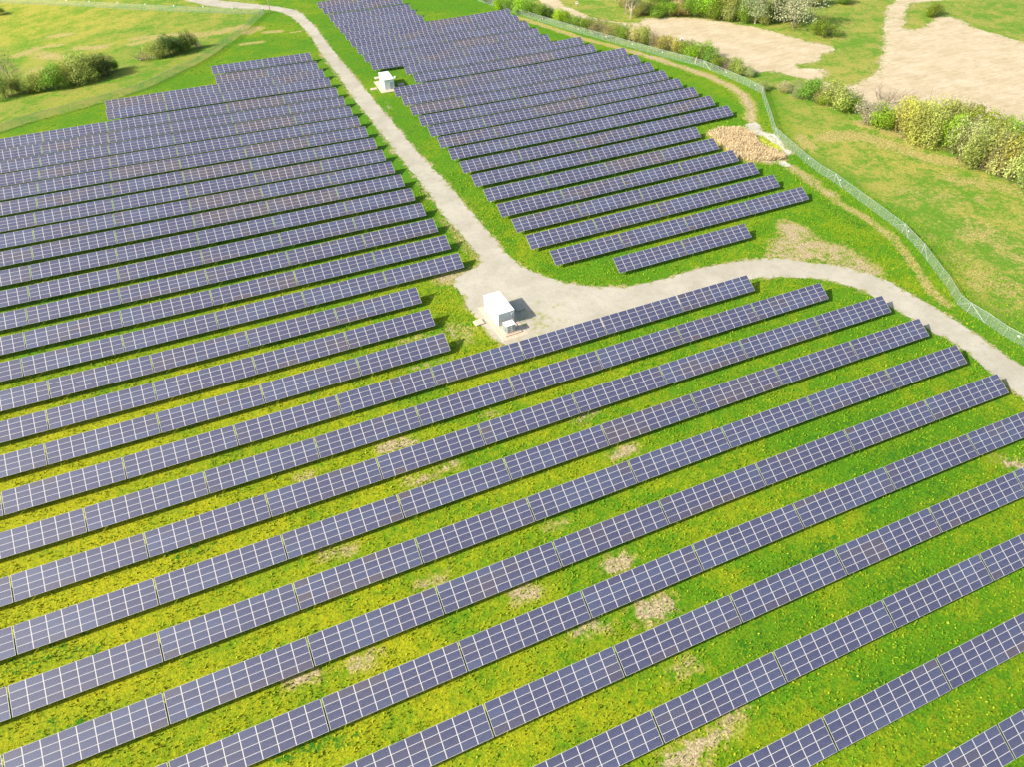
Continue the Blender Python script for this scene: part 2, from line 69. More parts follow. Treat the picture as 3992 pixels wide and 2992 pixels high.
class MB:
    def __init__(s): s.v = []; s.f = []; s.m = []
    def box(s, x0, x1, y0, y1, z0, z1, m=0):
        b = len(s.v); s.v += [(x,y,z) for z in (z0,z1) for y in (y0,y1) for x in (x0,x1)]
        for q in ((0,2,3,1),(4,5,7,6),(0,1,5,4),(2,6,7,3),(0,4,6,2),(1,3,7,5)): s.f.append(tuple(b+i for i in q)); s.m.append(m)
    def bar(s, a, b, r, m=0, n=6, r2=None):
        a = Vector(a); b = Vector(b); d = (b-a).normalized()
        u = d.cross(Vector((0,0,1)) if abs(d.z) < .9 else Vector((1,0,0))).normalized(); w = d.cross(u)
        k = len(s.v); r2 = r if r2 is None else r2
        for p, rr in ((a, r), (b, r2)):
            for i in range(n):
                t = 2*math.pi*i/n; s.v.append(tuple(p + (u*math.cos(t)+w*math.sin(t))*rr))
        for i in range(n): s.f.append((k+i, k+(i+1)%n, k+n+(i+1)%n, k+n+i)); s.m.append(m)
        s.f.append(tuple(k+i for i in reversed(range(n)))); s.m.append(m); s.f.append(tuple(k+n+i for i in range(n))); s.m.append(m)
    def build(s, name, mats, parent=None, bevel=0, **k):
        if not isinstance(mats, (list, tuple)): mats = [mats]
        me = mesh(name, s.v, s.f, mats, s.m)
        bm = bmesh.new(); bm.from_mesh(me); bmesh.ops.recalc_face_normals(bm, faces=bm.faces)
        if bevel: bmesh.ops.bevel(bm, geom=list(bm.edges), offset=bevel, segments=1, affect='EDGES', clamp_overlap=True)
        bm.to_mesh(me); bm.free()
        return link(name, me, parent, **k)

# ------------------------------------------------------------------ materials
class NT:
    def __init__(s, name):
        s.m = bpy.data.materials.new(name); s.m.use_nodes = True; s.t = s.m.node_tree; s.n = s.t.nodes; s.b = s.n['Principled BSDF']
    def set(s, sock, val):
        if hasattr(val, 'is_output') or isinstance(val, bpy.types.NodeSocket): s.t.links.new(val, sock)
        else:
            try: sock.default_value = val
            except Exception: sock.default_value = (*val, 1.0) if len(val) == 3 else val
    def math(s, op, a, b=None, c=None, clamp=False):
        n = s.n.new('ShaderNodeMath'); n.operation = op; n.use_clamp = clamp; s.set(n.inputs[0], a)
        if b is not None: s.set(n.inputs[1], b)
        if c is not None: s.set(n.inputs[2], c)
        return n.outputs[0]
    def mix(s, f, a, b, bt='MIX'):
        n = s.n.new('ShaderNodeMix'); n.data_type = 'RGBA'; n.blend_type = bt
        s.set(n.inputs[0], f); s.set(n.inputs[6], a); s.set(n.inputs[7], b); return n.outputs[2]
    def noise(s, scale, detail=4, rough=.55, vec=None, dist=0):
        n = s.n.new('ShaderNodeTexNoise'); n.inputs['Scale'].default_value = scale; n.inputs['Detail'].default_value = detail
        n.inputs['Roughness'].default_value = rough; n.inputs['Distortion'].default_value = dist
        s.t.links.new(vec if vec is not None else s.coord(), n.inputs['Vector']); return n.outputs['Fac']
    def coord(s):
        if not hasattr(s, '_c'): s._c = s.n.new('ShaderNodeTexCoord').outputs['Object']
        return s._c
    def ramp(s, f, lo, hi, a=0.0, b=1.0):
        n = s.n.new('ShaderNodeMapRange'); n.interpolation_type = 'SMOOTHSTEP'; s.set(n.inputs['Value'], f)
        n.inputs['From Min'].default_value = lo; n.inputs['From Max'].default_value = hi; n.inputs['To Min'].default_value = a; n.inputs['To Max'].default_value = b
        return n.outputs['Result']
    def attr(s, name):
        n = s.n.new('ShaderNodeAttribute'); n.attribute_name = name; return n
    def sep(s, c):
        n = s.n.new('ShaderNodeSeparateColor'); s.t.links.new(c, n.inputs[0]); return n.outputs
    def bump(s, h, strength=.5, dist=.1):
        n = s.n.new('ShaderNodeBump'); n.inputs['Strength'].default_value = strength; n.inputs['Distance'].default_value = dist
        s.t.links.new(h, n.inputs['Height']); s.t.links.new(n.outputs[0], s.b.inputs['Normal'])
def simple(name, col, rough=.6, metal=0, var=.12, scale=3.0, bump=0):
    k = NT(name); n = k.noise(scale, 5); f = k.ramp(n, .3, .7, 1-var, 1+var)
    c = k.mix(1.0, (*col, 1), f, 'MULTIPLY'); k.set(k.b.inputs['Base Color'], c)
    k.b.inputs['Roughness'].default_value = rough; k.b.inputs['Metallic'].default_value = metal
    if bump: k.bump(k.noise(scale*6, 4), bump, .02)
    return k.m

def ground_material():
    k = NT('grass_ground')
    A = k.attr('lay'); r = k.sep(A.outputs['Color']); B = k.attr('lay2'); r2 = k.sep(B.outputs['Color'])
    big = k.noise(.035, 4, .6); mid = k.noise(.16, 5, .6, dist=.6); tuft = k.noise(.9, 5, .68, dist=.3); fine = k.noise(3.2, 4, .75); grit = k.noise(9.0, 2, .7)
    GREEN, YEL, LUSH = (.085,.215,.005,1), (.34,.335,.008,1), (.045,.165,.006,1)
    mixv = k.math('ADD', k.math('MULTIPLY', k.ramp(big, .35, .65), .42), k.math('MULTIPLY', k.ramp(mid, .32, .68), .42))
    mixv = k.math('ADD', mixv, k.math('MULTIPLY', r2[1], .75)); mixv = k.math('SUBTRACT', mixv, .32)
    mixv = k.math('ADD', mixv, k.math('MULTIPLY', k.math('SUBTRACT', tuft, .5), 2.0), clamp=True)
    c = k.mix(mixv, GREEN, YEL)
    lush = k.ramp(k.math('ADD', k.math('MULTIPLY', r[2], .42), k.math('ADD', k.math('MULTIPLY', k.math('SUBTRACT', tuft, .5), 2.4), k.math('MULTIPLY', k.math('SUBTRACT', mid, .5), 1.1))), .26, .58)
    c = k.mix(lush, c, LUSH)
    wild = r2[2]
    WILDG, WILDS = (.13,.25,.02,1), (.40,.33,.08,1)
    w1 = k.ramp(k.math('ADD', k.math('MULTIPLY', tuft, .55), k.math('ADD', k.math('MULTIPLY', mid, .5), k.math('MULTIPLY', big, .35))), .60, .80)
    c = k.mix(k.math('MULTIPLY', wild, .95), c, k.mix(w1, WILDG, WILDS))
    dry = k.ramp(k.math('ADD', r[1], k.math('ADD', k.math('MULTIPLY', k.math('SUBTRACT', tuft, .5), 1.3), k.math('MULTIPLY', k.math('SUBTRACT', mid, .5), .9))), .38, .85)
    c = k.mix(k.math('MULTIPLY', dry, .95), c, k.mix(k.ramp(fine,.35,.65), (.27,.24,.045,1), (.46,.37,.14,1)))
    dirt = k.ramp(k.math('ADD', r[0], k.math('ADD', k.math('MULTIPLY', k.math('SUBTRACT', tuft, .5), 1.7), k.math('MULTIPLY', k.math('SUBTRACT', mid, .5), 1.0))), .40, .78)
    c = k.mix(k.math('MULTIPLY', dirt, .9), c, k.mix(k.ramp(fine,.3,.7), (.33,.25,.13,1), (.50,.40,.25,1)))
    dk = k.ramp(k.math('ADD', r2[0], k.math('MULTIPLY', k.math('SUBTRACT', tuft, .5), 1.2)), .4, .8)
    c = k.mix(k.math('MULTIPLY', dk, .6), c, (.05,.10,.015,1))
    speck = k.math('MULTIPLY', k.ramp(fine, .25, .72, .55, 1.36), k.ramp(grit, .25, .75, .78, 1.2))
    c = k.mix(1.0, c, speck, 'MULTIPLY')
    # scattered yellow flowers
    fl = k.ramp(k.noise(2.3, 1, .5), .775, .81); c = k.mix(k.math('MULTIPLY', fl, k.ramp(k.noise(.07, 2), .45, .6)), c, (.75,.62,.02,1))
    k.set(k.b.inputs['Base Color'], c); k.b.inputs['Roughness'].default_value = .9; k.b.inputs['Specular IOR Level'].default_value = .15
    h = k.math('ADD', k.math('MULTIPLY', tuft, 1.0), k.math('ADD', k.math('MULTIPLY', fine, .55), k.math('MULTIPLY', grit, .2)))
    k.bump(h, .55, .42)
    return k.m
def gravel_material(name, c0, c1, edge=True, tracks=False, weeds=.5, rut=False):
    k = NT(name); A = k.attr('edge'); r = k.sep(A.outputs['Color'])
    big = k.noise(.12, 4, .6); mid = k.noise(.7, 5, .65); fine = k.noise(5, 4, .75)
    c = k.mix(k.ramp(big, .3, .7), (*c0,1), (*c1,1))
    c = k.mix(k.math('MULTIPLY', k.ramp(mid, .4, .7), .25), c, (c0[0]*.72, c0[1]*.72, c0[2]*.68, 1))
    if rut:
        mp = k.n.new('ShaderNodeMapping'); mp.inputs['Rotation'].default_value = (0,0,.5); mp.inputs['Scale'].default_value = (.12,1.1,1)
        k.t.links.new(k.coord(), mp.inputs[0]); st = k.noise(.9, 5, .7, vec=mp.outputs[0], dist=1.5)
        c = k.mix(k.math('MULTIPLY', k.ramp(st, .42, .62), .38), c, (c0[0]*.62, c0[1]*.55, c0[2]*.48, 1))
    if tracks:
        c = k.mix(k.math('MULTIPLY', r[1], .8), c, (c1[0]*1.18, c1[1]*1.18, c1[2]*1.2, 1))
    g = k.ramp(k.math('ADD', k.math('MULTIPLY', r[0], 1.0), k.math('MULTIPLY', k.math('SUBTRACT', mid, .5), 2.2)), .35, .75)
    g2 = k.ramp(k.math('ADD', k.math('MULTIPLY', r[2], .50), k.math('ADD', k.math('MULTIPLY', k.math('SUBTRACT', mid, .5), 1.6), k.math('MULTIPLY', k.math('SUBTRACT', fine, .5), 1.3))), .42, .70)
    gr = k.mix(k.ramp(fine, .4, .6), (.13,.21,.015,1), (.40,.36,.13,1))
    c = k.mix(k.math('MAXIMUM', g, k.math('MULTIPLY', g2, weeds)), c, gr)
    c = k.mix(1.0, c, k.ramp(fine, .25, .75, .84, 1.13), 'MULTIPLY')
    k.set(k.b.inputs['Base Color'], c); k.b.inputs['Roughness'].default_value = .95; k.b.inputs['Specular IOR Level'].default_value = .1
    k.bump(k.math('ADD', k.math('MULTIPLY', mid, 1.0), fine), .35, .08)
    return k.m

def module_material(name, source):
    k = NT(name)
    uv = k.n.new('ShaderNodeUVMap').outputs[0]; sp = k.n.new('ShaderNodeSeparateXYZ'); k.t.links.new(uv, sp.inputs[0]); u, v = sp.outputs[0], sp.outputs[1]
    if source == 'object':
        tint = k.n.new('ShaderNodeObjectInfo').outputs['Color']
    else: tint = k.attr('tint').outputs['Color']
    def edge(x): return k.math('MINIMUM', x, k.math('SUBTRACT', 1.0, x))
    fr = k.math('MAXIMUM', k.math('LESS_THAN', edge(u), .021), k.math('LESS_THAN', edge(v), .023))
    def lines(x, n, w):
        f = k.math('FRACT', k.math('MULTIPLY', x, n)); return k.math('LESS_THAN', edge(f), w)
    u2 = k.math('DIVIDE', k.math('SUBTRACT', u, .032), .936); v2 = k.math('DIVIDE', k.math('SUBTRACT', v, .044), .912)
    ln = k.math('MAXIMUM', lines(u2, 12, .045), lines(v2, 6, .045))
    grain = k.noise(9.0, 3, .8)
    cell = k.mix(1.0, tint, k.ramp(grain, .3, .7, .88, 1.12), 'MULTIPLY')
    c = k.mix(ln, cell, (.22,.22,.27,1)); c = k.mix(fr, c, (.70,.65,.59,1))
    dust = k.noise(.35, 4, .6); c = k.mix(k.ramp(dust, .35, .75, .0, .05), c, (.5,.47,.42,1))
    k.set(k.b.inputs['Base Color'], c)
    k.set(k.b.inputs['Roughness'], k.math('ADD', k.math('MULTIPLY', fr, .05), .56))
    k.b.inputs['Specular IOR Level'].default_value = .85
    return k.m
def leaf_material():
    k = NT('leaves'); tint = k.n.new('ShaderNodeObjectInfo').outputs['Color']; a = k.attr('leaf').outputs['Fac']
    c = k.mix(1.0, tint, k.ramp(a, 0, 1, .55, 1.45), 'MULTIPLY'); k.set(k.b.inputs['Base Color'], c)
    k.b.inputs['Roughness'].default_value = .7; k.b.inputs['Specular IOR Level'].default_value = .2
    tr = k.n.new('ShaderNodeBsdfTranslucent'); k.t.links.new(c, tr.inputs[0]); mx = k.n.new('ShaderNodeMixShader'); mx.inputs[0].default_value = .42
    k.t.links.new(k.b.outputs[0], mx.inputs[1]); k.t.links.new(tr.outputs[0], mx.inputs[2]); k.t.links.new(mx.outputs[0], k.n['Material Output'].inputs[0])
    return k.m
def chainlink_material():
    k = NT('chain_link'); uv = k.n.new('ShaderNodeUVMap').outputs[0]; sp = k.n.new('ShaderNodeSeparateXYZ'); k.t.links.new(uv, sp.inputs[0]); u, v = sp.outputs[0], sp.outputs[1]
    def wires(x):
        f = k.math('FRACT', k.math('MULTIPLY', x, 9.0)); return k.math('LESS_THAN', f, .13)
    w = k.math('MAXIMUM', wires(k.math('ADD', u, v)), wires(k.math('SUBTRACT', u, v)))
    k.b.inputs['Base Color'].default_value = (.34,.42,.33,1); k.b.inputs['Metallic'].default_value = .1; k.b.inputs['Roughness'].default_value = .5
    tr = k.n.new('ShaderNodeBsdfTransparent'); mx = k.n.new('ShaderNodeMixShader'); k.t.links.new(w, mx.inputs[0])
    k.t.links.new(tr.outputs[0], mx.inputs[1]); k.t.links.new(k.b.outputs[0], mx.inputs[2]); k.t.links.new(mx.outputs[0], k.n['Material Output'].inputs[0])
    return k.m
def ribbed(name, col, n=9.0):
    k = NT(name); sp = k.n.new('ShaderNodeSeparateXYZ'); k.t.links.new(k.coord(), sp.inputs[0])
    s = k.math('SINE', k.math('MULTIPLY', k.math('ADD', sp.outputs[0], sp.outputs[1]), n*math.pi))
    c = k.mix(k.ramp(s, -1, -.6), (col[0]*.8, col[1]*.8, col[2]*.8, 1), (*col, 1)); c = k.mix(k.ramp(k.noise(1.2,4), .4, .9, 0, .2), c, (.45,.44,.40,1))
    k.set(k.b.inputs['Base Color'], c); k.b.inputs['Roughness'].default_value = .45; k.bump(s, .3, .02)
    return k.m
M = dict(
    ground=ground_material(),
    road=gravel_material('road_gravel', (.40,.36,.275), (.48,.435,.34), tracks=True, weeds=.9),
    field=gravel_material('bare_soil', (.50,.40,.245), (.59,.49,.33), weeds=.25, rut=True),
    stone=gravel_material('pale_stones', (.46,.41,.33), (.62,.57,.48), weeds=.4),
    modo=module_material('solar_glass', 'object'), moda=module_material('solar_glass_far', 'attr'),
    alu=simple('aluminium', (.55,.55,.55), .4, .8), steel=simple('galvanised_steel', (.40,.40,.38), .5, .6),
    leaf=leaf_material(), bark=simple('bark', (.20,.15,.10), .9, 0, .3, 4), palebark=simple('pale_bark', (.42,.34,.25), .9, 0, .25, 4),
    link=chainlink_material(), post=simple('fence_steel', (.34,.38,.35), .5, .2),
    white=simple('white_paint', (.80,.80,.78), .45, 0, .04, 1.5), roofw=simple('white_roof', (.82,.82,.81), .5, 0, .04, 1.2), rib=ribbed('ribbed_white_steel', (.62,.66,.64)),
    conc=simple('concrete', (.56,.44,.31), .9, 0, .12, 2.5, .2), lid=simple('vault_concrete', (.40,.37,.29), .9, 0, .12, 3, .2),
    grey=simple('grey_paint', (.30,.33,.35), .5), door=simple('blue_grey_paint', (.34,.42,.48), .5), cab=simple('cabinet_green_grey', (.46,.52,.48), .5),
    dark=simple('dark_rubber', (.03,.03,.03), .6), wood=simple('weathered_wood', (.42,.30,.19), .9, 0, .3, 5), rubble=simple('pale_rubble', (.55,.53,.50), .9, 0, .25, 2),
    reed=simple('reed_straw', (.60,.47,.27), .85, 0, .25, 1.5), pond=simple('pond_weed', (.34,.36,.02), .8, 0, .45, .8, .4), red=simple('red_paint', (.5,.05,.04), .5))

# ------------------------------------------------------------------ ground sheet with painted layers
def seg_d(px, py, a, b):
    ax, ay = a; bx, by = b; dx, dy = bx-ax, by-ay; L = dx*dx+dy*dy+1e-9
    t = np.clip(((px-ax)*dx+(py-ay)*dy)/L, 0, 1); return np.hypot(px-ax-t*dx, py-ay-t*dy)
def poly_d(px, py, P, closed=True):
    d = np.full(px.shape, 1e9); n = len(P)
    for i in range(n if closed else n-1): d = np.minimum(d, seg_d(px, py, P[i], P[(i+1)%n]))
    return d
def inside(px, py, P):
    c = np.zeros(px.shape, bool); n = len(P); j = n-1
    for i in range(n):
        xi, yi = P[i]; xj, yj = P[j]
        if yi != yj: c ^= ((yi > py) != (yj > py)) & (px < (xj-xi)*(py-yi)/(yj-yi)+xi)
        j = i
    return c
def axis(lo, hi, step, far): 
    core = list(np.arange(lo, hi+.01, step)); a = []; x = lo; s = step
    while x > -far: s *= 1.35; x -= s; a.append(x)
    b = []; x = hi; s = step
    while x < far: s *= 1.35; x += s; b.append(x)
    return np.array(a[::-1]+core+b)
gx = axis(-110, 345, 1.1, 5200); gy = axis(-10, 480, 1.1, 5200)
GX, GY = np.meshgrid(gx, gy); PX, PY = GX.ravel(), GY.ravel()
nx, ny = len(gx), len(gy)
lay = np.zeros((PX.size, 4), np.float32); lay2 = np.zeros((PX.size, 4), np.float32); lay[:, 3] = 1; lay2[:, 3] = 1
for nm, w, s, P in F['strokes']:
    P = np.array(P); m = (PX > P[:,0].min()-w*2.5) & (PX < P[:,0].max()+w*2.5) & (PY > P[:,1].min()-w*2.5) & (PY < P[:,1].max()+w*2.5)
    if not m.any(): continue
    d = poly_d(PX[m], PY[m], P.tolist(), False); val = min(1, s*1.15)*np.exp(-(d/w)**2)
    arr, ch = {'dirt': (lay,0), 'dry': (lay,1), 'lush': (lay,2), 'dark': (lay2,0)}[nm]
    arr[m, ch] = np.maximum(arr[m, ch], val)
for nm, ch, w, s in (('bare1', 0, 1.2, .62), ('bare1', 1, 3, .8), ('gravel_road', 0, .8, .62), ('gravel_road', 1, 1.8, .5), ('reeds', 1, 2.0, .9), ('gravel1', 0, 1.0, .8), ('gravel2', 0, .8, .7), ('dirt_field', 0, 2, .55), ('far_field', 0, 2, .5), ('dirt_field', 1, 4, .4), ('far_field', 1, 4, .4)):
    P = np.array(F[nm]); m = (PX > P[:,0].min()-12) & (PX < P[:,0].max()+12) & (PY > P[:,1].min()-12) & (PY < P[:,1].max()+12)
    d = poly_d(PX[m], PY[m], P.tolist()); ins = inside(PX[m], PY[m], P.tolist())
    lay[m, ch] = np.maximum(lay[m, ch], np.where(ins, s, s*np.exp(-(d/w)**2)))
# warm lens-flare wash painted as yellower grass westward; wild meadow outside the fences
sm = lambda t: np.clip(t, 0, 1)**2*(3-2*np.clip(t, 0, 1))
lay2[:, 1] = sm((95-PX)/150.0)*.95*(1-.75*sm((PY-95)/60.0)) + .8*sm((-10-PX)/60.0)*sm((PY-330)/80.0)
lay[:, 2] = np.maximum(lay[:, 2], .55*sm((PY-110)/60.0)*(1-sm((PY-330)/60.0)))
f1 = np.array(F['fence1']); f2 = np.array(F['fence2'])
out = ~inside(PX, PY, f1.tolist()+[[400, -300], [-400, -300], [-400, 640], [f1[0][0]-40, 640]])
dd = poly_d(PX, PY, f1.tolist(), False)
lay2[:, 2] = np.where(out, sm(dd/10.0)*.75, 0)
wl_ = inside(PX, PY, f2.tolist()+[[-900, f2[-1][1]], [-900, 900], [20, 900]])
lay2[:, 2] = np.where(wl_, .6, lay2[:, 2])
Z = TZ(PX, PY)
idx = np.arange(nx*ny).reshape(ny, nx); q = np.stack([idx[:-1,:-1], idx[:-1,1:], idx[1:,1:], idx[1:,:-1]], -1).reshape(-1, 4)
me = bpy.data.meshes.new('ground'); me.vertices.add(PX.size); me.vertices.foreach_set('co', np.stack([PX, PY, Z], 1).ravel().astype(np.float32))
me.loops.add(q.size); me.loops.foreach_set('vertex_index', q.ravel().astype(np.int32)); me.polygons.add(len(q))
me.polygons.foreach_set('loop_start', (np.arange(len(q))*4).astype(np.int32)); me.update(calc_edges=True)
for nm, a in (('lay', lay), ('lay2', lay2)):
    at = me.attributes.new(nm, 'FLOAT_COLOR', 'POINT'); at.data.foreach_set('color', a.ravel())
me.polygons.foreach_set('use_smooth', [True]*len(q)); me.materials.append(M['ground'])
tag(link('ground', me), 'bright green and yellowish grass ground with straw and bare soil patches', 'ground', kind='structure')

rnd = random.Random(5)
def rough(P, step, amp, seed):
    r = random.Random(seed); out = []; n = len(P); ph = [r.uniform(0, 6.28) for _ in range(8)]; s = 0
    for i in range(n):
        a = Vector(P[i]); b = Vector(P[(i+1)%n]); L = (b-a).length; k = max(1, int(L/step)); d = (b-a).normalized() if L > 0 else Vector((1,0)); nn = Vector((-d.y, d.x))
        for j in range(k):
            t = s+L*j/k; o = amp*(.5*math.sin(t*.55+ph[0])+.35*math.sin(t*1.37+ph[1])+.3*math.sin(t*3.1+ph[2])+r.uniform(-.35,.35)); p = a+(b-a)*(j/k)+nn*o; out.append((p.x, p.y))
        s += L
    return out
def sheet(name, P, mat, label, cat, lift=.03, step=1.6, amp=.35, ew=1.2, seed=1, grid=2.5, tracks=None, pad=None, kind='structure'):
    Q = rough(P, step, amp, seed); xs = [q[0] for q in Q]; ys = [q[1] for q in Q]
    gxx, gyy = np.meshgrid(np.arange(min(xs), max(xs), grid), np.arange(min(ys), max(ys), grid)); a, b = gxx.ravel(), gyy.ravel()
    ok = inside(a, b, Q); a, b = a[ok], b[ok]; ok = poly_d(a, b, Q) > .35*min(grid, 1.5); a, b = a[ok], b[ok]
    vs = [Vector(q) for q in Q]+[Vector((x, y)) for x, y in zip(a, b)]
    n = len(Q); v, e, f, *_ = delaunay_2d_cdt(vs, [(i, (i+1)%n) for i in range(n)], [], 1, 1e-4)
    V = np.array([(p[0], p[1]) for p in v]); z = TZ(V[:,0], V[:,1])+lift
    me = mesh(name, np.column_stack([V, z]), f, [mat], smooth=True)
    d = poly_d(V[:,0], V[:,1], Q); col = np.zeros((len(V), 4), np.float32); col[:,3] = 1; col[:,0] = np.exp(-(d/ew)**2)*.55
    if tracks is not None:
        t = poly_d(V[:,0], V[:,1], tracks, False); col[:,1] = np.exp(-((t-1.0)/.5)**2)
    if pad is not None: col[:,2] = np.exp(-(np.hypot((V[:,0]-pad[0])/pad[2], (V[:,1]-pad[1])/pad[3]))**2)
    at = me.attributes.new('edge', 'FLOAT_COLOR', 'POINT'); at.data.foreach_set('color', col.ravel())
    bm = bmesh.new(); bm.from_mesh(me); bmesh.ops.recalc_face_normals(bm, faces=bm.faces)
    if sum(fc.normal.z for fc in bm.faces) < 0: bmesh.ops.reverse_faces(bm, faces=bm.faces)
    bm.to_mesh(me); bm.free()
    return tag(link(name, me), label, cat, kind=kind)
sheet('gravel_road', F['gravel_road'], M['road'], 'pale gravel service road curving between the solar fields with a wide junction', 'road', step=1.2, amp=.28, grid=1.3, ew=.9, pad=(47, 104, 13, 11))
sheet('dirt_field', F['dirt_field'], M['field'], 'bare sandy soil field behind the hedge', 'field', seed=2, amp=.8, ew=2.0, grid=3)
sheet('dirt_yard', F['far_field'], M['field'], 'large bare sandy soil yard with a dirt road at the upper right', 'field', seed=3, amp=.8, ew=2.0, grid=4, lift=.05)
sheet('dirt_lane', F['lane'], M['field'], 'narrow sandy lane running behind the hedge at the top', 'lane', seed=4, amp=.3, ew=1.0, lift=.07)
sheet('stone_bank', F['gravel1'], M['stone'], 'pale stone bank along the upper side of the reed bed', 'stones', seed=6, amp=.4, step=.8, grid=1, ew=.8, lift=.04)
sheet('stone_apron', F['gravel2'], M['stone'], 'small pale stone apron at the lower right of the reed bed', 'stones', seed=7, amp=.4, step=.8, grid=1, ew=.8, lift=.045)
sheet('pond', F['pond'], M['pond'], 'shallow yellow green pond covered in weed', 'pond', seed=8, amp=.3, step=.8, grid=1, lift=.06)

# ------------------------------------------------------------------ reeds (nobody could count them)
def blades(name, P, n, h, w, mat, lean, seed, label, cat):
    r = np.random.default_rng(seed); P_ = np.array(P); lo, hi = P_.min(0), P_.max(0); pts = np.empty((0, 2))
    while len(pts) < n:
        c = r.uniform(lo, hi, (n*2, 2)); c = c[inside(c[:,0], c[:,1], P) & ~inside(c[:,0], c[:,1], F['pond'])]; pts = np.vstack([pts, c])
    pts = pts[:n]; z = TZ(pts[:,0], pts[:,1]); a = r.uniform(0, math.pi, n); cl = .6+.4*np.sin(pts[:,0]*.9+np.sin(pts[:,1]*.8))*np.cos(pts[:,1]*.7)
    H = h*r.uniform(.55, 1.15, n)*(.55+.6*cl.clip(.3,1)); W = w*r.uniform(.6, 1.4, n); lx = lean[0]*H+r.normal(0,.22,n)*H; ly = lean[1]*H+r.normal(0,.22,n)*H
    dx, dy = np.cos(a)*W, np.sin(a)*W
    v = np.empty((n, 4, 3)); v[:,0] = np.stack([pts[:,0]-dx, pts[:,1]-dy, z], 1); v[:,1] = np.stack([pts[:,0]+dx, pts[:,1]+dy, z], 1)
    v[:,2] = np.stack([pts[:,0]+lx+dx*.5, pts[:,1]+ly+dy*.5, z+H], 1); v[:,3] = np.stack([pts[:,0]+lx-dx*.5, pts[:,1]+ly-dy*.5, z+H], 1)
    me = mesh(name, v.reshape(-1,3), np.arange(n*4).reshape(-1,4).tolist(), [mat]); return tag(link(name, me), label, cat, kind='stuff')
blades('reeds', F['reeds'], 13000, 1.35, .06, M['reed'], (.12, -.05), 3, 'tall dry tan reeds filling the hollow by the bend of the fence', 'reeds')

# short tufts of grass and weeds through the near swards (nobody could count them)
def tufts(n, seed):
    r = np.random.default_rng(seed); P = np.stack([r.uniform(-55, 150, n), r.uniform(-2, 175, n)], 1)
    c = P; dd = c-np.array([0, 0]); dep = c[:,0]*_fw.x+c[:,1]*_fw.y-cm['H']*_fw.z; sx = (c[:,0]*_r2.x+c[:,1]*_r2.y-cm['H']*_r2.z)/dep; sy = (c[:,0]*_u2.x+c[:,1]*_u2.y-cm['H']*_u2.z)/dep
    cl = np.sin(P[:,0]*.61+2.1*np.sin(P[:,1]*.37))*np.sin(P[:,1]*.53+1.7*np.sin(P[:,0]*.29))+.6*np.sin(P[:,0]*1.9+P[:,1]*1.3)*np.sin(P[:,1]*2.3-P[:,0]*.7)
    k = (dep > 5) & (np.abs(sx) < .80) & (np.abs(sy) < .62) & (r.uniform(-1.2, 1.0, n) < cl) & ~inside(P[:,0], P[:,1], F['gravel_road']) & ~inside(P[:,0], P[:,1], F['bare1'])
    k &= ~((P[:,0] > 38) & (P[:,0] < 45.5) & (P[:,1] > 99) & (P[:,1] < 114))
    P = P[k]; cl = cl[k]; n = len(P); z = TZ(P[:,0], P[:,1]); H = r.uniform(.10, .34, n); a = r.uniform(0, 3.1416, n); w = r.uniform(.03, .10, n)
    lx = r.normal(.05, .10, n); ly = r.normal(0, .10, n); dx, dy = np.cos(a)*w, np.sin(a)*w
    v = np.empty((n, 4, 3)); v[:,0] = np.stack([P[:,0]-dx, P[:,1]-dy, z-.02], 1); v[:,1] = np.stack([P[:,0]+dx, P[:,1]+dy, z-.02], 1)
    v[:,2] = np.stack([P[:,0]+lx+dx, P[:,1]+ly+dy, z+H], 1); v[:,3] = np.stack([P[:,0]+lx-dx, P[:,1]+ly-dy, z+H], 1)
    me = bpy.data.meshes.new('grass_tufts'); me.vertices.add(4*n); me.vertices.foreach_set('co', v.ravel().astype(np.float32)); me.loops.add(4*n); me.loops.foreach_set('vertex_index', np.arange(4*n, dtype=np.int32)); me.polygons.add(n)
    me.polygons.foreach_set('loop_start', np.arange(n, dtype=np.int32)*4); me.update(calc_edges=True)
    yel = np.clip(.25+.6*(1-np.clip((P[:,0]+20)/110, 0, 1))+r.normal(0, .28, n)-.25*cl, 0, 1)  # random blade tone, plus the flare wash painted in as yellow towards the west
    at = me.attributes.new('leaf', 'FLOAT', 'POINT'); at.data.foreach_set('value', np.repeat(yel, 4).astype(np.float32))
    k = NT('tuft_green'); c = k.mix(k.attr('leaf').outputs['Fac'], (.10,.24,.006,1), (.34,.35,.015,1)); k.set(k.b.inputs['Base Color'], c); k.b.inputs['Roughness'].default_value = .8; k.b.inputs['Specular IOR Level'].default_value = .15
    me.materials.append(k.m); tag(link('grass_tufts', me), 'short tufts of green and yellow grass between the solar rows', 'grass', kind='stuff')
tufts(240000, 9)

# ------------------------------------------------------------------ solar tables
TILT, WS = cm['tilt'], cm['W']; H0 = 0.9*S; NC, NR_ = 9, 4
PIT = 1.988; MW, MH = PIT-.016, WS/4-.012; LEN = NC*PIT
BLUE = np.array((.023,.024,.080)); LIGHT = np.array((.034,.044,.108)); BROWN = np.array((.056,.036,.050))
def vnoise(i, j, seed, s):
    def h(a, b): 
        n = (int(a)*374761393+int(b)*668265263+seed*69069) & 0x7fffffff; n = (n ^ (n >> 13))*1274126177 & 0x7fffffff; return (n ^ (n >> 16))/0x7fffffff
    x, y = i/s[0], j/s[1]; a, b = math.floor(x), math.floor(y); fx, fy = x-a, y-b; fx = fx*fx*(3-2*fx); fy = fy*fy*(3-2*fy)
    return (h(a,b)*(1-fx)+h(a+1,b)*fx)*(1-fy)+(h(a,b+1)*(1-fx)+h(a+1,b+1)*fx)*fy
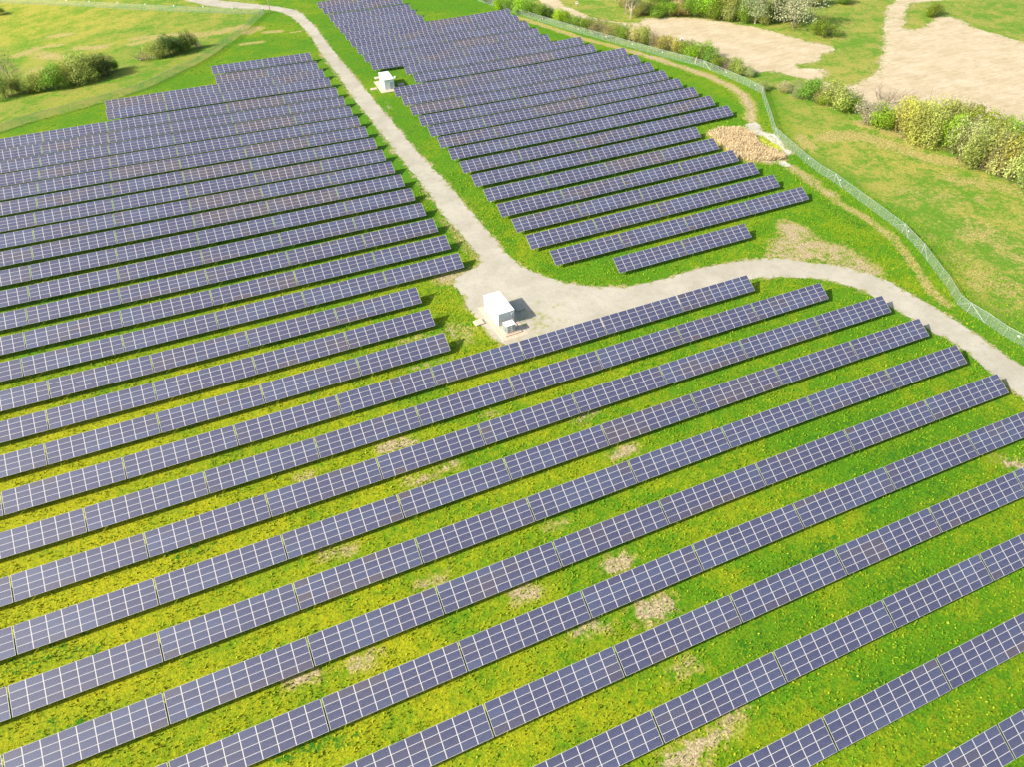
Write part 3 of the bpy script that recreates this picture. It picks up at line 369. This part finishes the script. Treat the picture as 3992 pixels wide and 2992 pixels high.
def tint(i, j, seed, brownish):
    t = vnoise(i, j, seed, (2.6, 1.6)); l = vnoise(i, j, seed+77, (3.2, 1.7)); r = vnoise(i, j, seed+5, (.51, .51))
    b = min(1, max(0, (t-(.74-brownish*1.6))*3.0)); ll = min(1, max(0, (l-.45)*3))
    if r > .985: b = 1
    c = BLUE*(1-ll)+LIGHT*ll; c = c*(1-b)+BROWN*b; c = c*(.90+.22*vnoise(i, j, seed+9, (.37,.37)))
    return (float(c[0]), float(c[1]), float(c[2]), 1.0)
def module_mesh():
    x, y, t = MW/2, MH/2, .04
    v = [(-x,-y,t),(x,-y,t),(x,y,t),(-x,y,t),(-x,-y,0),(x,-y,0),(x,y,0),(-x,y,0)]
    me = mesh('solar_module', v, [(0,1,2,3),(4,7,6,5),(0,4,5,1),(1,5,6,2),(2,6,7,3),(3,7,4,0)], [M['modo'], M['alu']], [0,1,1,1,1,1])
    uv = me.uv_layers.new(name='UVMap'); 
    for l, c in zip(range(4), ((0,0),(1,0),(1,1),(0,1))): uv.data[l].uv = c
    return me
ct, st_ = math.cos(TILT), math.sin(TILT)
def slope_pt(x, s, n=0.0): return (x, s*ct-n*st_, H0+s*st_+n*ct)        # s up the slope, n along the panel normal
def mount(mb, m=0):
    for x in np.linspace(-LEN/2+1.2, LEN/2-1.2, 5):
        for s in (.75, 3.15):
            p = slope_pt(x, s, -.16); mb.box(p[0]-.05, p[0]+.05, p[1]-.04, p[1]+.04, -.25, p[2], m)
        a, b = slope_pt(x, .15, -.12), slope_pt(x, WS-.15, -.12); mb.bar(a, b, .05, m, 4)
        a, b = slope_pt(x, .75, -.5), slope_pt(x, 3.15, -.16); mb.bar((a[0], a[1], .35), (b[0], b[1], b[2]-.3), .03, m, 4)
    for s in (.5, 1.5, 2.5, 3.45):
        mb.bar(slope_pt(-LEN/2, s, -.04), slope_pt(LEN/2, s, -.04), .04, m, 4)
mm = MB(); mount(mm); mount_me = mesh('mounting_frame', mm.v, mm.f, [M['steel']], mm.m)
mod_me = module_mesh()
def far_mesh(seed, brown):
    mb = MB(); mount(mb, 1); nv = len(mb.v); nf = len(mb.f); tops = []
    for i in range(NC):
        for j in range(NR_):
            cx = -LEN/2+PIT*(i+.5); cs = WS/4*(j+.5); b = len(mb.v)
            for n in (.04, 0):
                for sx, sy in ((-1,-1),(1,-1),(1,1),(-1,1)): mb.v.append(slope_pt(cx+sx*MW/2, cs+sy*MH/2, n))
            mb.f.append((b,b+1,b+2,b+3)); mb.m.append(0); tops.append((len(mb.f)-1, tint(i, j, seed, brown)))
            for q_ in ((4,7,6,5),(0,4,5,1),(1,5,6,2),(2,6,7,3),(3,7,4,0)): mb.f.append(tuple(b+k for k in q_)); mb.m.append(2)
    me = mesh('solar_table', mb.v, mb.f, [M['moda'], M['steel'], M['alu']], mb.m)
    me.uv_layers.new(name='UVMap'); me.attributes.new('tint', 'FLOAT_COLOR', 'CORNER')
    uv = me.uv_layers['UVMap']; at = me.attributes['tint']
    for fi, c in tops:
        p = me.polygons[fi]
        for l, t in zip(p.loop_indices, ((0,0),(1,0),(1,1),(0,1))): uv.data[l].uv = t; at.data[l].color = c
    return me
far_me = [far_mesh(100+i*13, b) for i, b in enumerate((0,0,.03,.0,.1,.02,.0,.22,.04,.0,.01,.06))]
ORD = ['zeroth','first','second','third','fourth','fifth','sixth','seventh','eighth','ninth','tenth','eleventh','twelfth','thirteenth','fourteenth','fifteenth','sixteenth','seventeenth','eighteenth','nineteenth','twentieth','twenty-first','twenty-second','twenty-third','twenty-fourth','twenty-fifth','twenty-sixth','twenty-seventh','twenty-eighth','twenty-ninth','thirtieth']
BROWNISH = {('R4',3):.16, ('R4',4):.06, ('R3',3):.10, ('L5',3):.14, ('L10',3):.2, ('L9',3):.2, ('L2',2):.12, ('R1',4):.05, ('L12',3):.16, ('L13',4):.16, ('U9',1):.1, ('R10',1):.08}
seed = 0
for row, (X, Y, k0, n, _) in F['rows'].items():
    blk, num = row[0], int(row[1:])
    for c in range(n):
        k = k0-c; seed += 1; x1 = X+k*18.1-.1; x0 = x1-LEN; xc = (x0+x1)/2
        za, zb = tz(x0, Y), tz(x1, Y); rt = empty('solar_table', (xc, Y, (za+zb)/2), (0, -math.atan2(zb-za, LEN), 0))
        o = ORD[c+1]
        if blk == 'R':
            wide = num <= 6
            lab = 'blue solar table %s from the %s in front field\'s %s row from back' % (o, 'right end' if wide else 'frame\'s right edge', ORD[num])
            grp = 'solar tables of the front field'
        elif blk == 'L': lab = 'blue solar table %s from the road end in left field\'s %s row from front' % (o, ORD[num]); grp = 'solar tables of the left field'
        else:
            o = ORD[n-c]; lab = 'blue solar table %s from the road end in right field\'s %s row from front' % (o, ORD[num]); grp = 'solar tables of the right field'
        p = Vector((xc, Y, 0))-cam.location; depth = p.dot(_fw); px = cm['f']*PIT/depth
        br = BROWNISH.get((row, c+1), 0.0 if seed % 5 else .05)
        if px >= 31:
            tag(rt, lab, 'solar table', grp)
            link('mounting_frame', mount_me, rt)
            for i in range(NC):
                for j in range(NR_):
                    m_ = link('solar_module', mod_me, rt, slope_pt(-LEN/2+PIT*(i+.5), WS/4*(j+.5)), (TILT+rnd.gauss(0,.002), rnd.gauss(0,.002), 0))
                    m_.color = tint(i, j, 500+seed*7, br)
        else:
            me_ = far_me[(7 if br > .12 else 4) if br > .08 else seed*5 % 12]
            o2 = link('solar_table', me_, None, rt.location, rt.rotation_euler); bpy.data.objects.remove(rt); tag(o2, lab, 'solar table', grp)

# ------------------------------------------------------------------ equipment sheds
def shed1():
    x, y = 41.82, 108.25; z = tz(x, y); a = math.radians(2.5)
    r = tag(empty('equipment_shed', (x, y, z), (0,0,a)), 'white flat roofed equipment shed on a concrete slab at the gravel junction', 'shed', 'equipment sheds')
    w, l, b, h = 1.8, 3.65, .34, 3.38
    s = MB(); s.box(-2.9, 2.85, -8.3, 4.55, -.2, .16); s.build('slab', M['conc'], r, bevel=.02)
    s = MB(); s.box(-1.9, 1.9, -7.2, 3.75, .163, b); s.build('plinth', M['conc'], r, bevel=.015)
    s = MB(); s.box(-w, w, -l, l, b+.003, h); s.build('wall', M['rib'], r)
    s = MB(); s.box(-w-.06, w+.06, -l-.06, l+.06, h+.002, h+.16); s.build('roof', M['roofw'], r, bevel=.02)
    for y0, y1, z0, z1 in ((1.9, 3.3, 2.2, 3.0), (-3.3, -2.3, .75, 1.7)):
        s = MB(); s.box(-w-.12, -w-.003, y0, y1, z0, z1); f = s.build('vent', M['white'], r, bevel=.01)
        s = MB()
        for i in range(6): zz = z0+.08+i*(z1-z0-.16)/6; s.box(-w-.16, -w-.123, y0+.06, y1-.06, zz, zz+.07)
        s.build('louvre', M['grey'], f)
    s = MB(); s.box(1.15, 1.5, -l-.22, -l-.003, 2.5, 3.0); s.build('junction_box', M['cab'], r, bevel=.01)
    s = MB(); pts = [(1.3,-l-.12,2.5),(1.35,-l-.3,2.0),(1.7,-l-.35,1.7),(1.75,-l-.45,1.0),(1.7,-l-.5,.35)]
    for p, q in zip(pts, pts[1:]): s.bar(p, q, .045)
    s.build('cable', M['dark'], r)
    s = MB()
    for xx in (-w-.01, w-.05):
        for yy in (-l-.01, l-.05): s.box(xx, xx+.06, yy, yy+.06, b+.004, h-.002)
    s.build('corner_trim', M['white'], r)
    # transformer cabinet standing on the plinth in front of the shed
    t = tag(empty('transformer_cabinet', (41.7, 102.5, tz(41.7,102.5)+b+.02), (0,0,a)), 'pale green transformer cabinet with white lid in front of the junction shed', 'transformer')
    s = MB(); s.box(-1.05, 1.05, -.75, .8, .01, 1.75); s.build('body', M['cab'], t, bevel=.02)
    s = MB(); s.box(-1.12, 1.1, -.82, .85, 1.753, 1.86); s.build('lid', M['white'], t, bevel=.02)
    s = MB()
    for i in range(8): s.box(-1.22, -1.053, -.65+i*.17, -.58+i*.17, .25, 1.6)
    s.build('cooling_fin', M['cab'], t)
    s = MB(); s.box(-.3, .5, -.2, .55, 1.863, 1.93); s.build('hatch', M['white'], t, bevel=.01)
    s = MB()
    for xx in (-.95, .15): s.box(xx, xx+.09, -1.0, -.91, .01, 1.95)
    for zz in (.35, .95, 1.45, 1.86): s.box(-.858, .148, -.99, -.92, zz, zz+.08)
    s.build('front_rack', M['white'], t)
    s = MB(); s.box(.35, .95, -.80, -.752, .5, 1.4); s.build('door', M['grey'], t, bevel=.01)
shed1()
def shed2():
    x, y = 56.55, 248.1; z = tz(x, y)
    r = tag(empty('equipment_shed', (x, y, z), (0,0,math.radians(-1.5))), 'small distant white shed with grey door between the road and the right field', 'shed', 'equipment sheds')
    w, l, b, h = 1.72, 4.0, .25, 3.35
    s = MB(); s.box(-3.6, 2.3, -6.2, 5.6, -.3, .14); s.build('slab', M['conc'], r, bevel=.02)
    s = MB(); s.box(-w, w, -l, l, .143, h); s.build('wall', M['rib'], r)
    s = MB(); s.box(-w-.08, w+.08, -l-.08, l+.08, h+.002, h+.15); s.build('roof', M['roofw'], r, bevel=.02)
    s = MB(); s.box(.1, 1.3, -l-.07, -l-.003, .25, 2.6); d = s.build('door', M['door'], r, bevel=.01)
    s = MB(); s.box(.2, .28, -l-.14, -l-.073, 1.3, 1.5); s.build('handle', M['dark'], d)
    s = MB(); s.box(.25, 1.15, -l-.09, -l-.073, 1.9, 2.15); s.build('notice', M['grey'], d)
    s = MB(); s.box(-w-.1, -w-.003, -2.6, -1.7, .8, 1.5); s.build('vent', M['white'], r, bevel=.01)
    s = MB(); pts = [(-w-.05,1.6,1.9),(-w-.6,1.2,1.2),(-w-.7,.6,.5),(-w-.3,.2,.2)]
    for p, q in zip(pts, pts[1:]): s.bar(p, q, .05)
    s.build('hose', simple('red_hose', (.35,.12,.08), .6), r)
shed2()
def lid(x, y, w, l, h, rot, label, mat='lid'):
    s = MB(); s.box(-w/2, w/2, -l/2, l/2, -.2, h); s.box(-w/2+.15, w/2-.15, -l/2+.15, l/2-.15, h+.002, h+.04)
    o = s.build('cable_vault', M[mat], None, bevel=.02, loc=(x, y, tz(x, y)+.03), rot=(0,0,rot)); tag(o, label, 'cable vault', 'concrete cable vaults')
lid(37.0, 107.75, 1.95, 1.75, .3, .1, 'square sunlit concrete cable vault left of the junction shed', 'conc')
lid(46.55, 108.55, 1.8, 1.55, .32, .1, 'square concrete cable vault in the shadow right of the junction shed')
lid(55.2, 256.6, 1.8, 2.2, .2, 0, 'pale concrete cable vault at the back corner of the distant shed', 'conc')
lid(51.3, 246.6, 2.2, 1.8, .2, 0, 'pale concrete cable vault between the road and the distant shed', 'conc')
lid(61.2, 247.0, 2.3, 1.9, .25, 0, 'grey concrete cable vault in the shadow right of the distant shed')
s = MB(); s.bar((0,0,0), (0,0,.5), .42, 0, 14, .36); s.bar((0,0,.5), (0,0,.62), .3, 0, 14, .1)
tag(s.build('vent_cap', M['white'], None, loc=(61.3, 254.6, tz(61.3,254.6))), 'small round white vent cap in the grass behind the distant shed', 'vent cap')

# ------------------------------------------------------------------ fences
def resample(P, step):
    out = [Vector(P[0])]; 
    for a, b in zip(P, P[1:]):
        a, b = Vector(a), Vector(b); L = (b-a).length; n = max(1, round(L/step)); out += [a+(b-a)*((i+1)/n) for i in range(n)]
    return out
def fence(P, step, H, label, corners=(), caps=0, arm=True, side=1):
    Q = resample(P, step); c = Q[len(Q)//2]; r = tag(empty('chain_link_fence', (c.x, c.y, tz(c.x, c.y))), label, 'fence', 'chain link fences'); o = r.location
    pt = lambda q, h: (q.x-o.x, q.y-o.y, tz(q.x, q.y)-o.z+h)
    v = []; f = []; u = 0; us = []
    for i, q in enumerate(Q):
        if i: u += (q-Q[i-1]).length
        v += [pt(q, .04), pt(q, H)]; us.append(u)
        if i: b = 2*i; f.append((b-2, b, b+1, b-1))
    me = mesh('mesh_panel', v, f, [M['link']]); uv = me.uv_layers.new(name='UVMap')
    for pi, p in enumerate(me.polygons):
        for l, t in zip(p.loop_indices, ((us[pi],0),(us[pi+1],0),(us[pi+1],H),(us[pi],H))): uv.data[l].uv = t
    link('mesh_panel', me, r)
    s = MB()
    for a, b in zip(Q, Q[1:]): s.bar(pt(a, H), pt(b, H), .032, 0, 5)
    s.build('top_rail', M['post'], r)
    s = MB(); s.bar((0,0,-.1), (0,0,H+.02), .038, 0, 6)
    if arm: s.bar((0,0,H), (0, .28*side, H+.35), .03, 0, 4)
    pm = mesh('post', s.v, s.f, [M['post']], s.m)
    for i, q in enumerate(Q):
        d = (Q[min(i+1, len(Q)-1)]-Q[max(i-1, 0)]); po = link('post', pm, r, pt(q, 0), (0,0,math.atan2(d.y, d.x)))
        if caps and i % caps == 0:
            c_ = MB(); c_.bar((0,0,H), (0,0,H+.5), .28, 0, 10, .2); c_.build('post_cap', M['white'], po)
    for cpt in corners:
        j = min(range(len(Q)), key=lambda t: (Q[t]-Vector(cpt)).length); q = Q[j]; s = MB(); s.bar(pt(q, -.1), pt(q, H+.15), .09, 0, 8)
        for dj in (-1, 1):
            if 0 <= j+dj < len(Q): s.bar(pt(q, H-.1), pt(Q[j+dj], .1), .05, 0, 6)
        s.build('corner_post', M['post'], r)
    return r, Q
F1 = F['fence1']; N_ = len(F1)
fence(F1, 3.3, 2.4, 'long chain link perimeter fence curving past the reed bed on the right', corners=[F1[i] for i in (9, 12, 15, 19, 20, 21, 25)], side=-1)
fence(F['fence2'], 4.0, 2.3, 'chain link fence crossing the meadow left of the left solar field', corners=[F['fence2'][0]], side=1)
fence(F['fence3'], 4.0, 2.3, 'chain link fence beside the road at the top left with white post caps', caps=4, arm=False)
SG = [(2103,71,'leftmost white plate on the perimeter fence near the top of the frame'),(2252,110,'white plate on the perimeter fence, second from the left'),(2360,140,'white plate on the perimeter fence, third from the left'),(2466,168,'white plate on the perimeter fence, fourth from the left'),(2585,200,'white plate on the perimeter fence, fifth from the left'),(2823,284,'white plate on the fence left of its sharp bend'),(2941,334,'white plate on the fence close to its sharp bend'),(3152,622,'white plate on the fence just below the reed bed'),(3277,706,'white plate on the fence beside the tan grass track'),(3545,905,'white plate on the fence between two braced posts'),(3967,1312,'white plate on the fence at the right edge of the frame')]
segs = F1
for px, py, lb in SG:
    # the point of the fence line nearest the plate's place, found on the ground plan
    bx = None
    dv = _fw+_r2*((px-1996)/cm['f'])-_u2*((py-1496)/cm['f']); t = (1.5-cm['H'])/dv.z; g = Vector((dv.x*t, dv.y*t))
    for a, b in zip(segs, segs[1:]):
        a, b = Vector(a), Vector(b); e = b-a; tt = min(1, max(0, (g-a).dot(e)/e.length_squared)); c_ = a+e*tt
        if bx is None or (c_-g).length < bx[0]: bx = ((c_-g).length, c_, math.atan2(e.y, e.x))
    s = MB(); s.box(-.22, .22, -.02, .02, 0, .3); s.box(-.18, -.14, .022, .07, .08, .2); s.box(.14, .18, .022, .07, .08, .2)
    o = s.build('fence_plate', M['white'], None, loc=(bx[1].x-.12*math.sin(bx[2])*-1*-1, bx[1].y-.12*math.cos(bx[2]), tz(bx[1].x, bx[1].y)+1.4), rot=(0,0,bx[2])); tag(o, lb, 'sign', 'white plates on the fence')

# ------------------------------------------------------------------ vegetation
KC = dict(green=(.22,.34,.035), bright=(.32,.50,.03), olive=(.42,.46,.10), yellow=(.54,.60,.10), tan=(.56,.54,.18), brown=(.40,.33,.15), pale=(.42,.45,.24), dark=(.15,.21,.05), bare=(.25,.18,.12))
def twigs(r, n, H, R, rad, lev, spread):
    mb = MB()
    def grow(p, d, L, rd, lv):
        segs = 3
        for s_ in range(segs):
            q_ = p+d*(L/segs); mb.bar(p, q_, rd, 0, 3, rd*.75); p = q_; rd *= .75
            d = (d+Vector((r.gauss(0,.16), r.gauss(0,.16), r.gauss(.05,.1)))).normalized()
            if lv > 0:
                for _ in range(2 if lv > 1 else 1):
                    dd_ = (d+Vector((r.gauss(0,.5), r.gauss(0,.5), r.gauss(.1,.3)))).normalized(); grow(p, dd_, L*r.uniform(.4,.65), rd*.7, lv-1)
    for i in range(n):
        a = r.uniform(0, 6.28); k = r.uniform(0,1)**.6; d = Vector((math.cos(a)*k*spread, math.sin(a)*k*spread, 1)).normalized()
        grow(Vector((math.cos(a)*k*R*.25, math.sin(a)*k*R*.25, -.02)), d, H*r.uniform(.55,.8), rad, lev)
    return mb
def crown(seed, n, leaf, blobs, up=.3, low=.05):
    g = np.random.default_rng(seed); pts = []; B = []
    for i in range(blobs):
        a = g.uniform(0, 6.28); rr = .40*g.uniform(.05,1)**.5; hz = g.uniform(.18,.80)*(1.1-.8*rr); sz = g.uniform(.13,.27)*(1.1-.35*hz)
        B.append((math.cos(a)*rr, math.sin(a)*rr, hz, sz))
    B.append((0,0,.45,.3)); w = np.array([b[3]**2 for b in B]); w /= w.sum(); ch = g.choice(len(B), n, p=w)
    d = g.normal(size=(n,3)); d /= np.linalg.norm(d, axis=1)[:,None]; rad = g.uniform(.35,1.08,n)**.45*(1+.18*g.normal(size=n).clip(-1,1.6))
    Ba = np.array(B)[ch]; P = Ba[:,:3]+d*rad[:,None]*Ba[:,3:4]*np.array([1,1,1.0+up]); k = P[:,2] > low; P = P[k]; d = d[k]; n = len(P)
    P[:,2] = P[:,2].clip(0,1.05)
    nrm = d+g.normal(size=(n,3))*.7; nrm /= np.linalg.norm(nrm,axis=1)[:,None]; t = np.cross(nrm, g.normal(size=(n,3))); t /= np.linalg.norm(t,axis=1)[:,None]; b = np.cross(nrm,t)
    L = leaf*g.uniform(.5,1.35,(n,1)); v = np.stack([P-t*L, P+b*L*.45, P+t*L, P-b*L*.45], 1)
    lu = (g.uniform(0,1,n)*.6+.4*g.uniform(0,1,len(B))[ch][k])
    return v.reshape(-1,3), np.arange(n*4).reshape(-1,4), np.repeat(lu,4)
def crown_mesh(name, *a, **kw):
    v, f, lu = crown(*a, **kw); me = mesh(name, v, f.tolist(), [M['leaf']]); at = me.attributes.new('leaf','FLOAT','POINT'); at.data.foreach_set('value', lu.astype(np.float32)); return me
r0 = random.Random(11)
dense = [crown_mesh('crown', 20+i, 4200, .026, 9) for i in range(5)]
sparse = [crown_mesh('crown', 40+i, 1900, .020, 11, up=.6) for i in range(4)]
treec = [crown_mesh('crown', 60+i, 5200, .020, 16, up=.2, low=.22) for i in range(4)]
def tw_mesh(name, mat, *a):
    mb = twigs(r0, *a); return mesh(name, mb.v, mb.f, [mat])
stem = [tw_mesh('stems', M['bark'], 12, 1.0, 1, .010, 1, .55) for _ in range(4)]
stemp = [tw_mesh('stems', M['palebark'], 10, 1.0, 1, .012, 1, .5) for _ in range(3)]
barem = [tw_mesh('branches', M['bark'], 13, .62, 1, .008, 2, .95) for _ in range(2)]
trunkm = [tw_mesh('branches', M['palebark'], 1, .95, .1, .028, 2, .12) for _ in range(3)]
def hedge(key, names, desc, place, group, cat):
    items = F['sh_'+key]; cnt = {}; 
    for x, y, w, h, kind in items: cnt[kind] = cnt.get(kind,0)+1
    seen = {}
    for i, (x, y, w, h, kind) in enumerate(items):
        seen[kind] = seen.get(kind,0)+1; z = tz(x, y); rz = r0.uniform(0,6.28); nm = names
        root = empty(nm, (x, y, z-.05), (0,0,rz)); ww = w*1.38; h = h*1.04
        o_ = ORD[seen[kind]]+' from the left, ' if cnt[kind] > 1 else ''
        look = desc.get(kind, kind)
        tag(root, ('%s, %s%s' % (look, o_, place)), cat, group)
        col = np.array(KC[kind])*np.array([r0.uniform(.85,1.18), r0.uniform(.88,1.12), r0.uniform(.8,1.3)]); sc = (ww, ww, h)
        if kind == 'bare':
            if cat == 'tree': c = link('branches', r0.choice(trunkm), root, scale=(h*.9, h*.9, h)); c2 = link('crown', r0.choice(sparse), root, scale=(ww*.9, ww*.9, h*1.02), loc=(0,0,.1)); c2.color = (.30,.28,.14,1)
            else: link('branches', barem[i%2], root, scale=(ww*.62, ww*.62, h*1.0))
            continue
        if cat == 'tree':
            c = link('crown', r0.choice(treec), root, scale=sc); link('trunk', r0.choice(trunkm), root, scale=(h,h,h))
        elif kind in ('brown', 'tan', 'olive', 'yellow'):
            c = link('crown', r0.choice(dense if kind != 'brown' else sparse), root, scale=sc); link('stems', r0.choice(stem), root, scale=(ww*.9, ww*.9, h*.95))
        else:
            c = link('crown', r0.choice(dense), root, scale=sc); link('stems', r0.choice(stem), root, scale=(ww*.8, ww*.8, h*.9))
        c.color = (*[float(q) for q in col], 1)
LOOK = dict(green='mid green leafy shrub', bright='bright fresh green shrub', olive='olive green twiggy shrub', yellow='yellow green budding shrub', tan='straw coloured twiggy shrub', brown='brown leafless shrub', pale='pale silvery shrub', dark='dark green dense shrub', bare='bare spreading shrub')
TL = dict(pale='pale silvery tree', olive='olive green tree', tan='straw coloured tree', bare='slender bare tree')
hedge('thicket', 'shrub', LOOK, 'in the thicket at the right', 'shrubs in the right thicket', 'shrub')
hedge('bare', 'bare_shrub', dict(bare='wide leafless shrub with many thin reddish branches'), 'against the sandy yard', 'bare shrubs', 'bare shrub')
hedge('fencehedge', 'shrub', LOOK, 'in the hedge behind the perimeter fence', 'shrubs in the hedge behind the fence', 'shrub')
hedge('wood', 'shrub', LOOK, 'at the wood edge along the top', 'shrubs at the wood edge', 'shrub')
hedge('tree', 'tree', TL, 'in the wood along the top', 'trees of the wood', 'tree')
hedge('talltree', 'bare_tree', TL, 'behind the sandy lane', 'bare trees by the lane', 'tree')
hedge('left', 'shrub', LOOK, 'in the lower left meadow thicket', 'shrubs in the left meadow', 'shrub')
hedge('lefttree', 'bare_tree', TL, 'rising from the left meadow thicket', 'bare trees of the left meadow', 'tree')
hedge('mid', 'shrub', LOOK, 'in the small clump beyond the left field', 'shrubs in the small clump', 'shrub')
hedge('farleft', 'shrub', LOOK, 'alone at the upper left frame edge', 'lone shrubs', 'shrub')

# ------------------------------------------------------------------ small things
x, y = F['pole']; z = tz(x, y)
r = tag(empty('utility_pole', (x, y, z)), 'wooden utility pole with two white lamp boxes beside the top left road', 'pole')
s = MB(); s.bar((0,0,-.3), (0,0,11), .2, 0, 10, .14); s.build('pole', M['wood'], r)
for h_, sx in ((6.6,-.4), (9.2,-.5)):
    s = MB(); s.box(sx-.35, sx+.25, -.45, .1, h_, h_+.8); l_ = s.build('lamp_box', M['white'], r, bevel=.05)
    s = MB(); s.bar((0,0,h_+.3), (sx+.2,-.1,h_+.3), .05); s.build('bracket', M['steel'], l_)
for (x, y), lb in zip(F['logs'], ('broken pale tree stump just behind the perimeter fence', 'brown split tree stump inside the hedge behind the fence', 'short tree stump at the wood edge near the top')):
    s = MB(); g = random.Random(int(x)); n = 9; k_ = 0
    rings = [(0,.42),(.5,.32),(1.3,.27),(2.0,.24)]
    for h_, rr in rings:
        for i in range(n): t = 6.283*i/n; q_ = rr*g.uniform(.85,1.15); s.v.append((math.cos(t)*q_, math.sin(t)*q_, h_+(g.uniform(-.1,.7) if h_ == 2.0 else 0)))
    for a in range(3):
        for i in range(n): s.f.append((a*n+i, a*n+(i+1)%n, (a+1)*n+(i+1)%n, (a+1)*n+i)); s.m.append(0)
    s.f.append(tuple(3*n+i for i in range(n))); s.m.append(0)
    tag(s.build('tree_stump', M['wood'], None, loc=(x, y, tz(x,y)), rot=(.05,.06,0)), lb, 'stump', 'tree stumps')
x, y = F['sign']; r = tag(empty('small_sign', (x, y, tz(x,y)), (0,0,-.3)), 'small white sign on a short post beside the sandy lane', 'sign')
s = MB(); s.bar((0,0,0), (0,0,1.3), .05); s.build('post', M['steel'], r)
s = MB(); s.box(-.55, .55, -.06, -.02, 1.0, 2.0); p_ = s.build('panel', M['white'], r)
s = MB(); s.box(-.4, .4, -.075, -.063, 1.62, 1.84); s.build('red_band', M['red'], p_)
x, y = F['debris']; s = MB(); g = random.Random(4)
for i in range(26):
    a, b, h_ = g.gauss(0,2.0), g.gauss(0,.9), g.uniform(.2,.6); q_ = Vector((a, b, 0)); d = Vector((g.uniform(-1,1), g.uniform(-1,1), g.uniform(-.1,.6))).normalized()*g.uniform(.5,1.4)
    s.bar(q_+Vector((0,0,h_*.3+.5*math.exp(-a*a*.2))), q_+d+Vector((0,0,h_+.4)), g.uniform(.12,.35), 0, 5)
tag(s.build('rubble_heap', M['rubble'], None, loc=(x, y, tz(x,y))), 'pale grey rubble heap behind the hedge at the edge of the soil field', 'rubble')
x, y = F['whiterock']; s = MB(); 
for i in range(7):
    s.bar((i*-.9+g.gauss(0,.2), g.gauss(0,.3), -.1), (i*-.9+.3, g.gauss(0,.3), .55-.04*i if i else .95), .45 if i == 0 else .25, 0, 6, .2)
tag(s.build('rock_pile', M['rubble'], None, loc=(x, y, tz(x,y))), 'pale rocks at the foot of the small shrub clump', 'rocks')
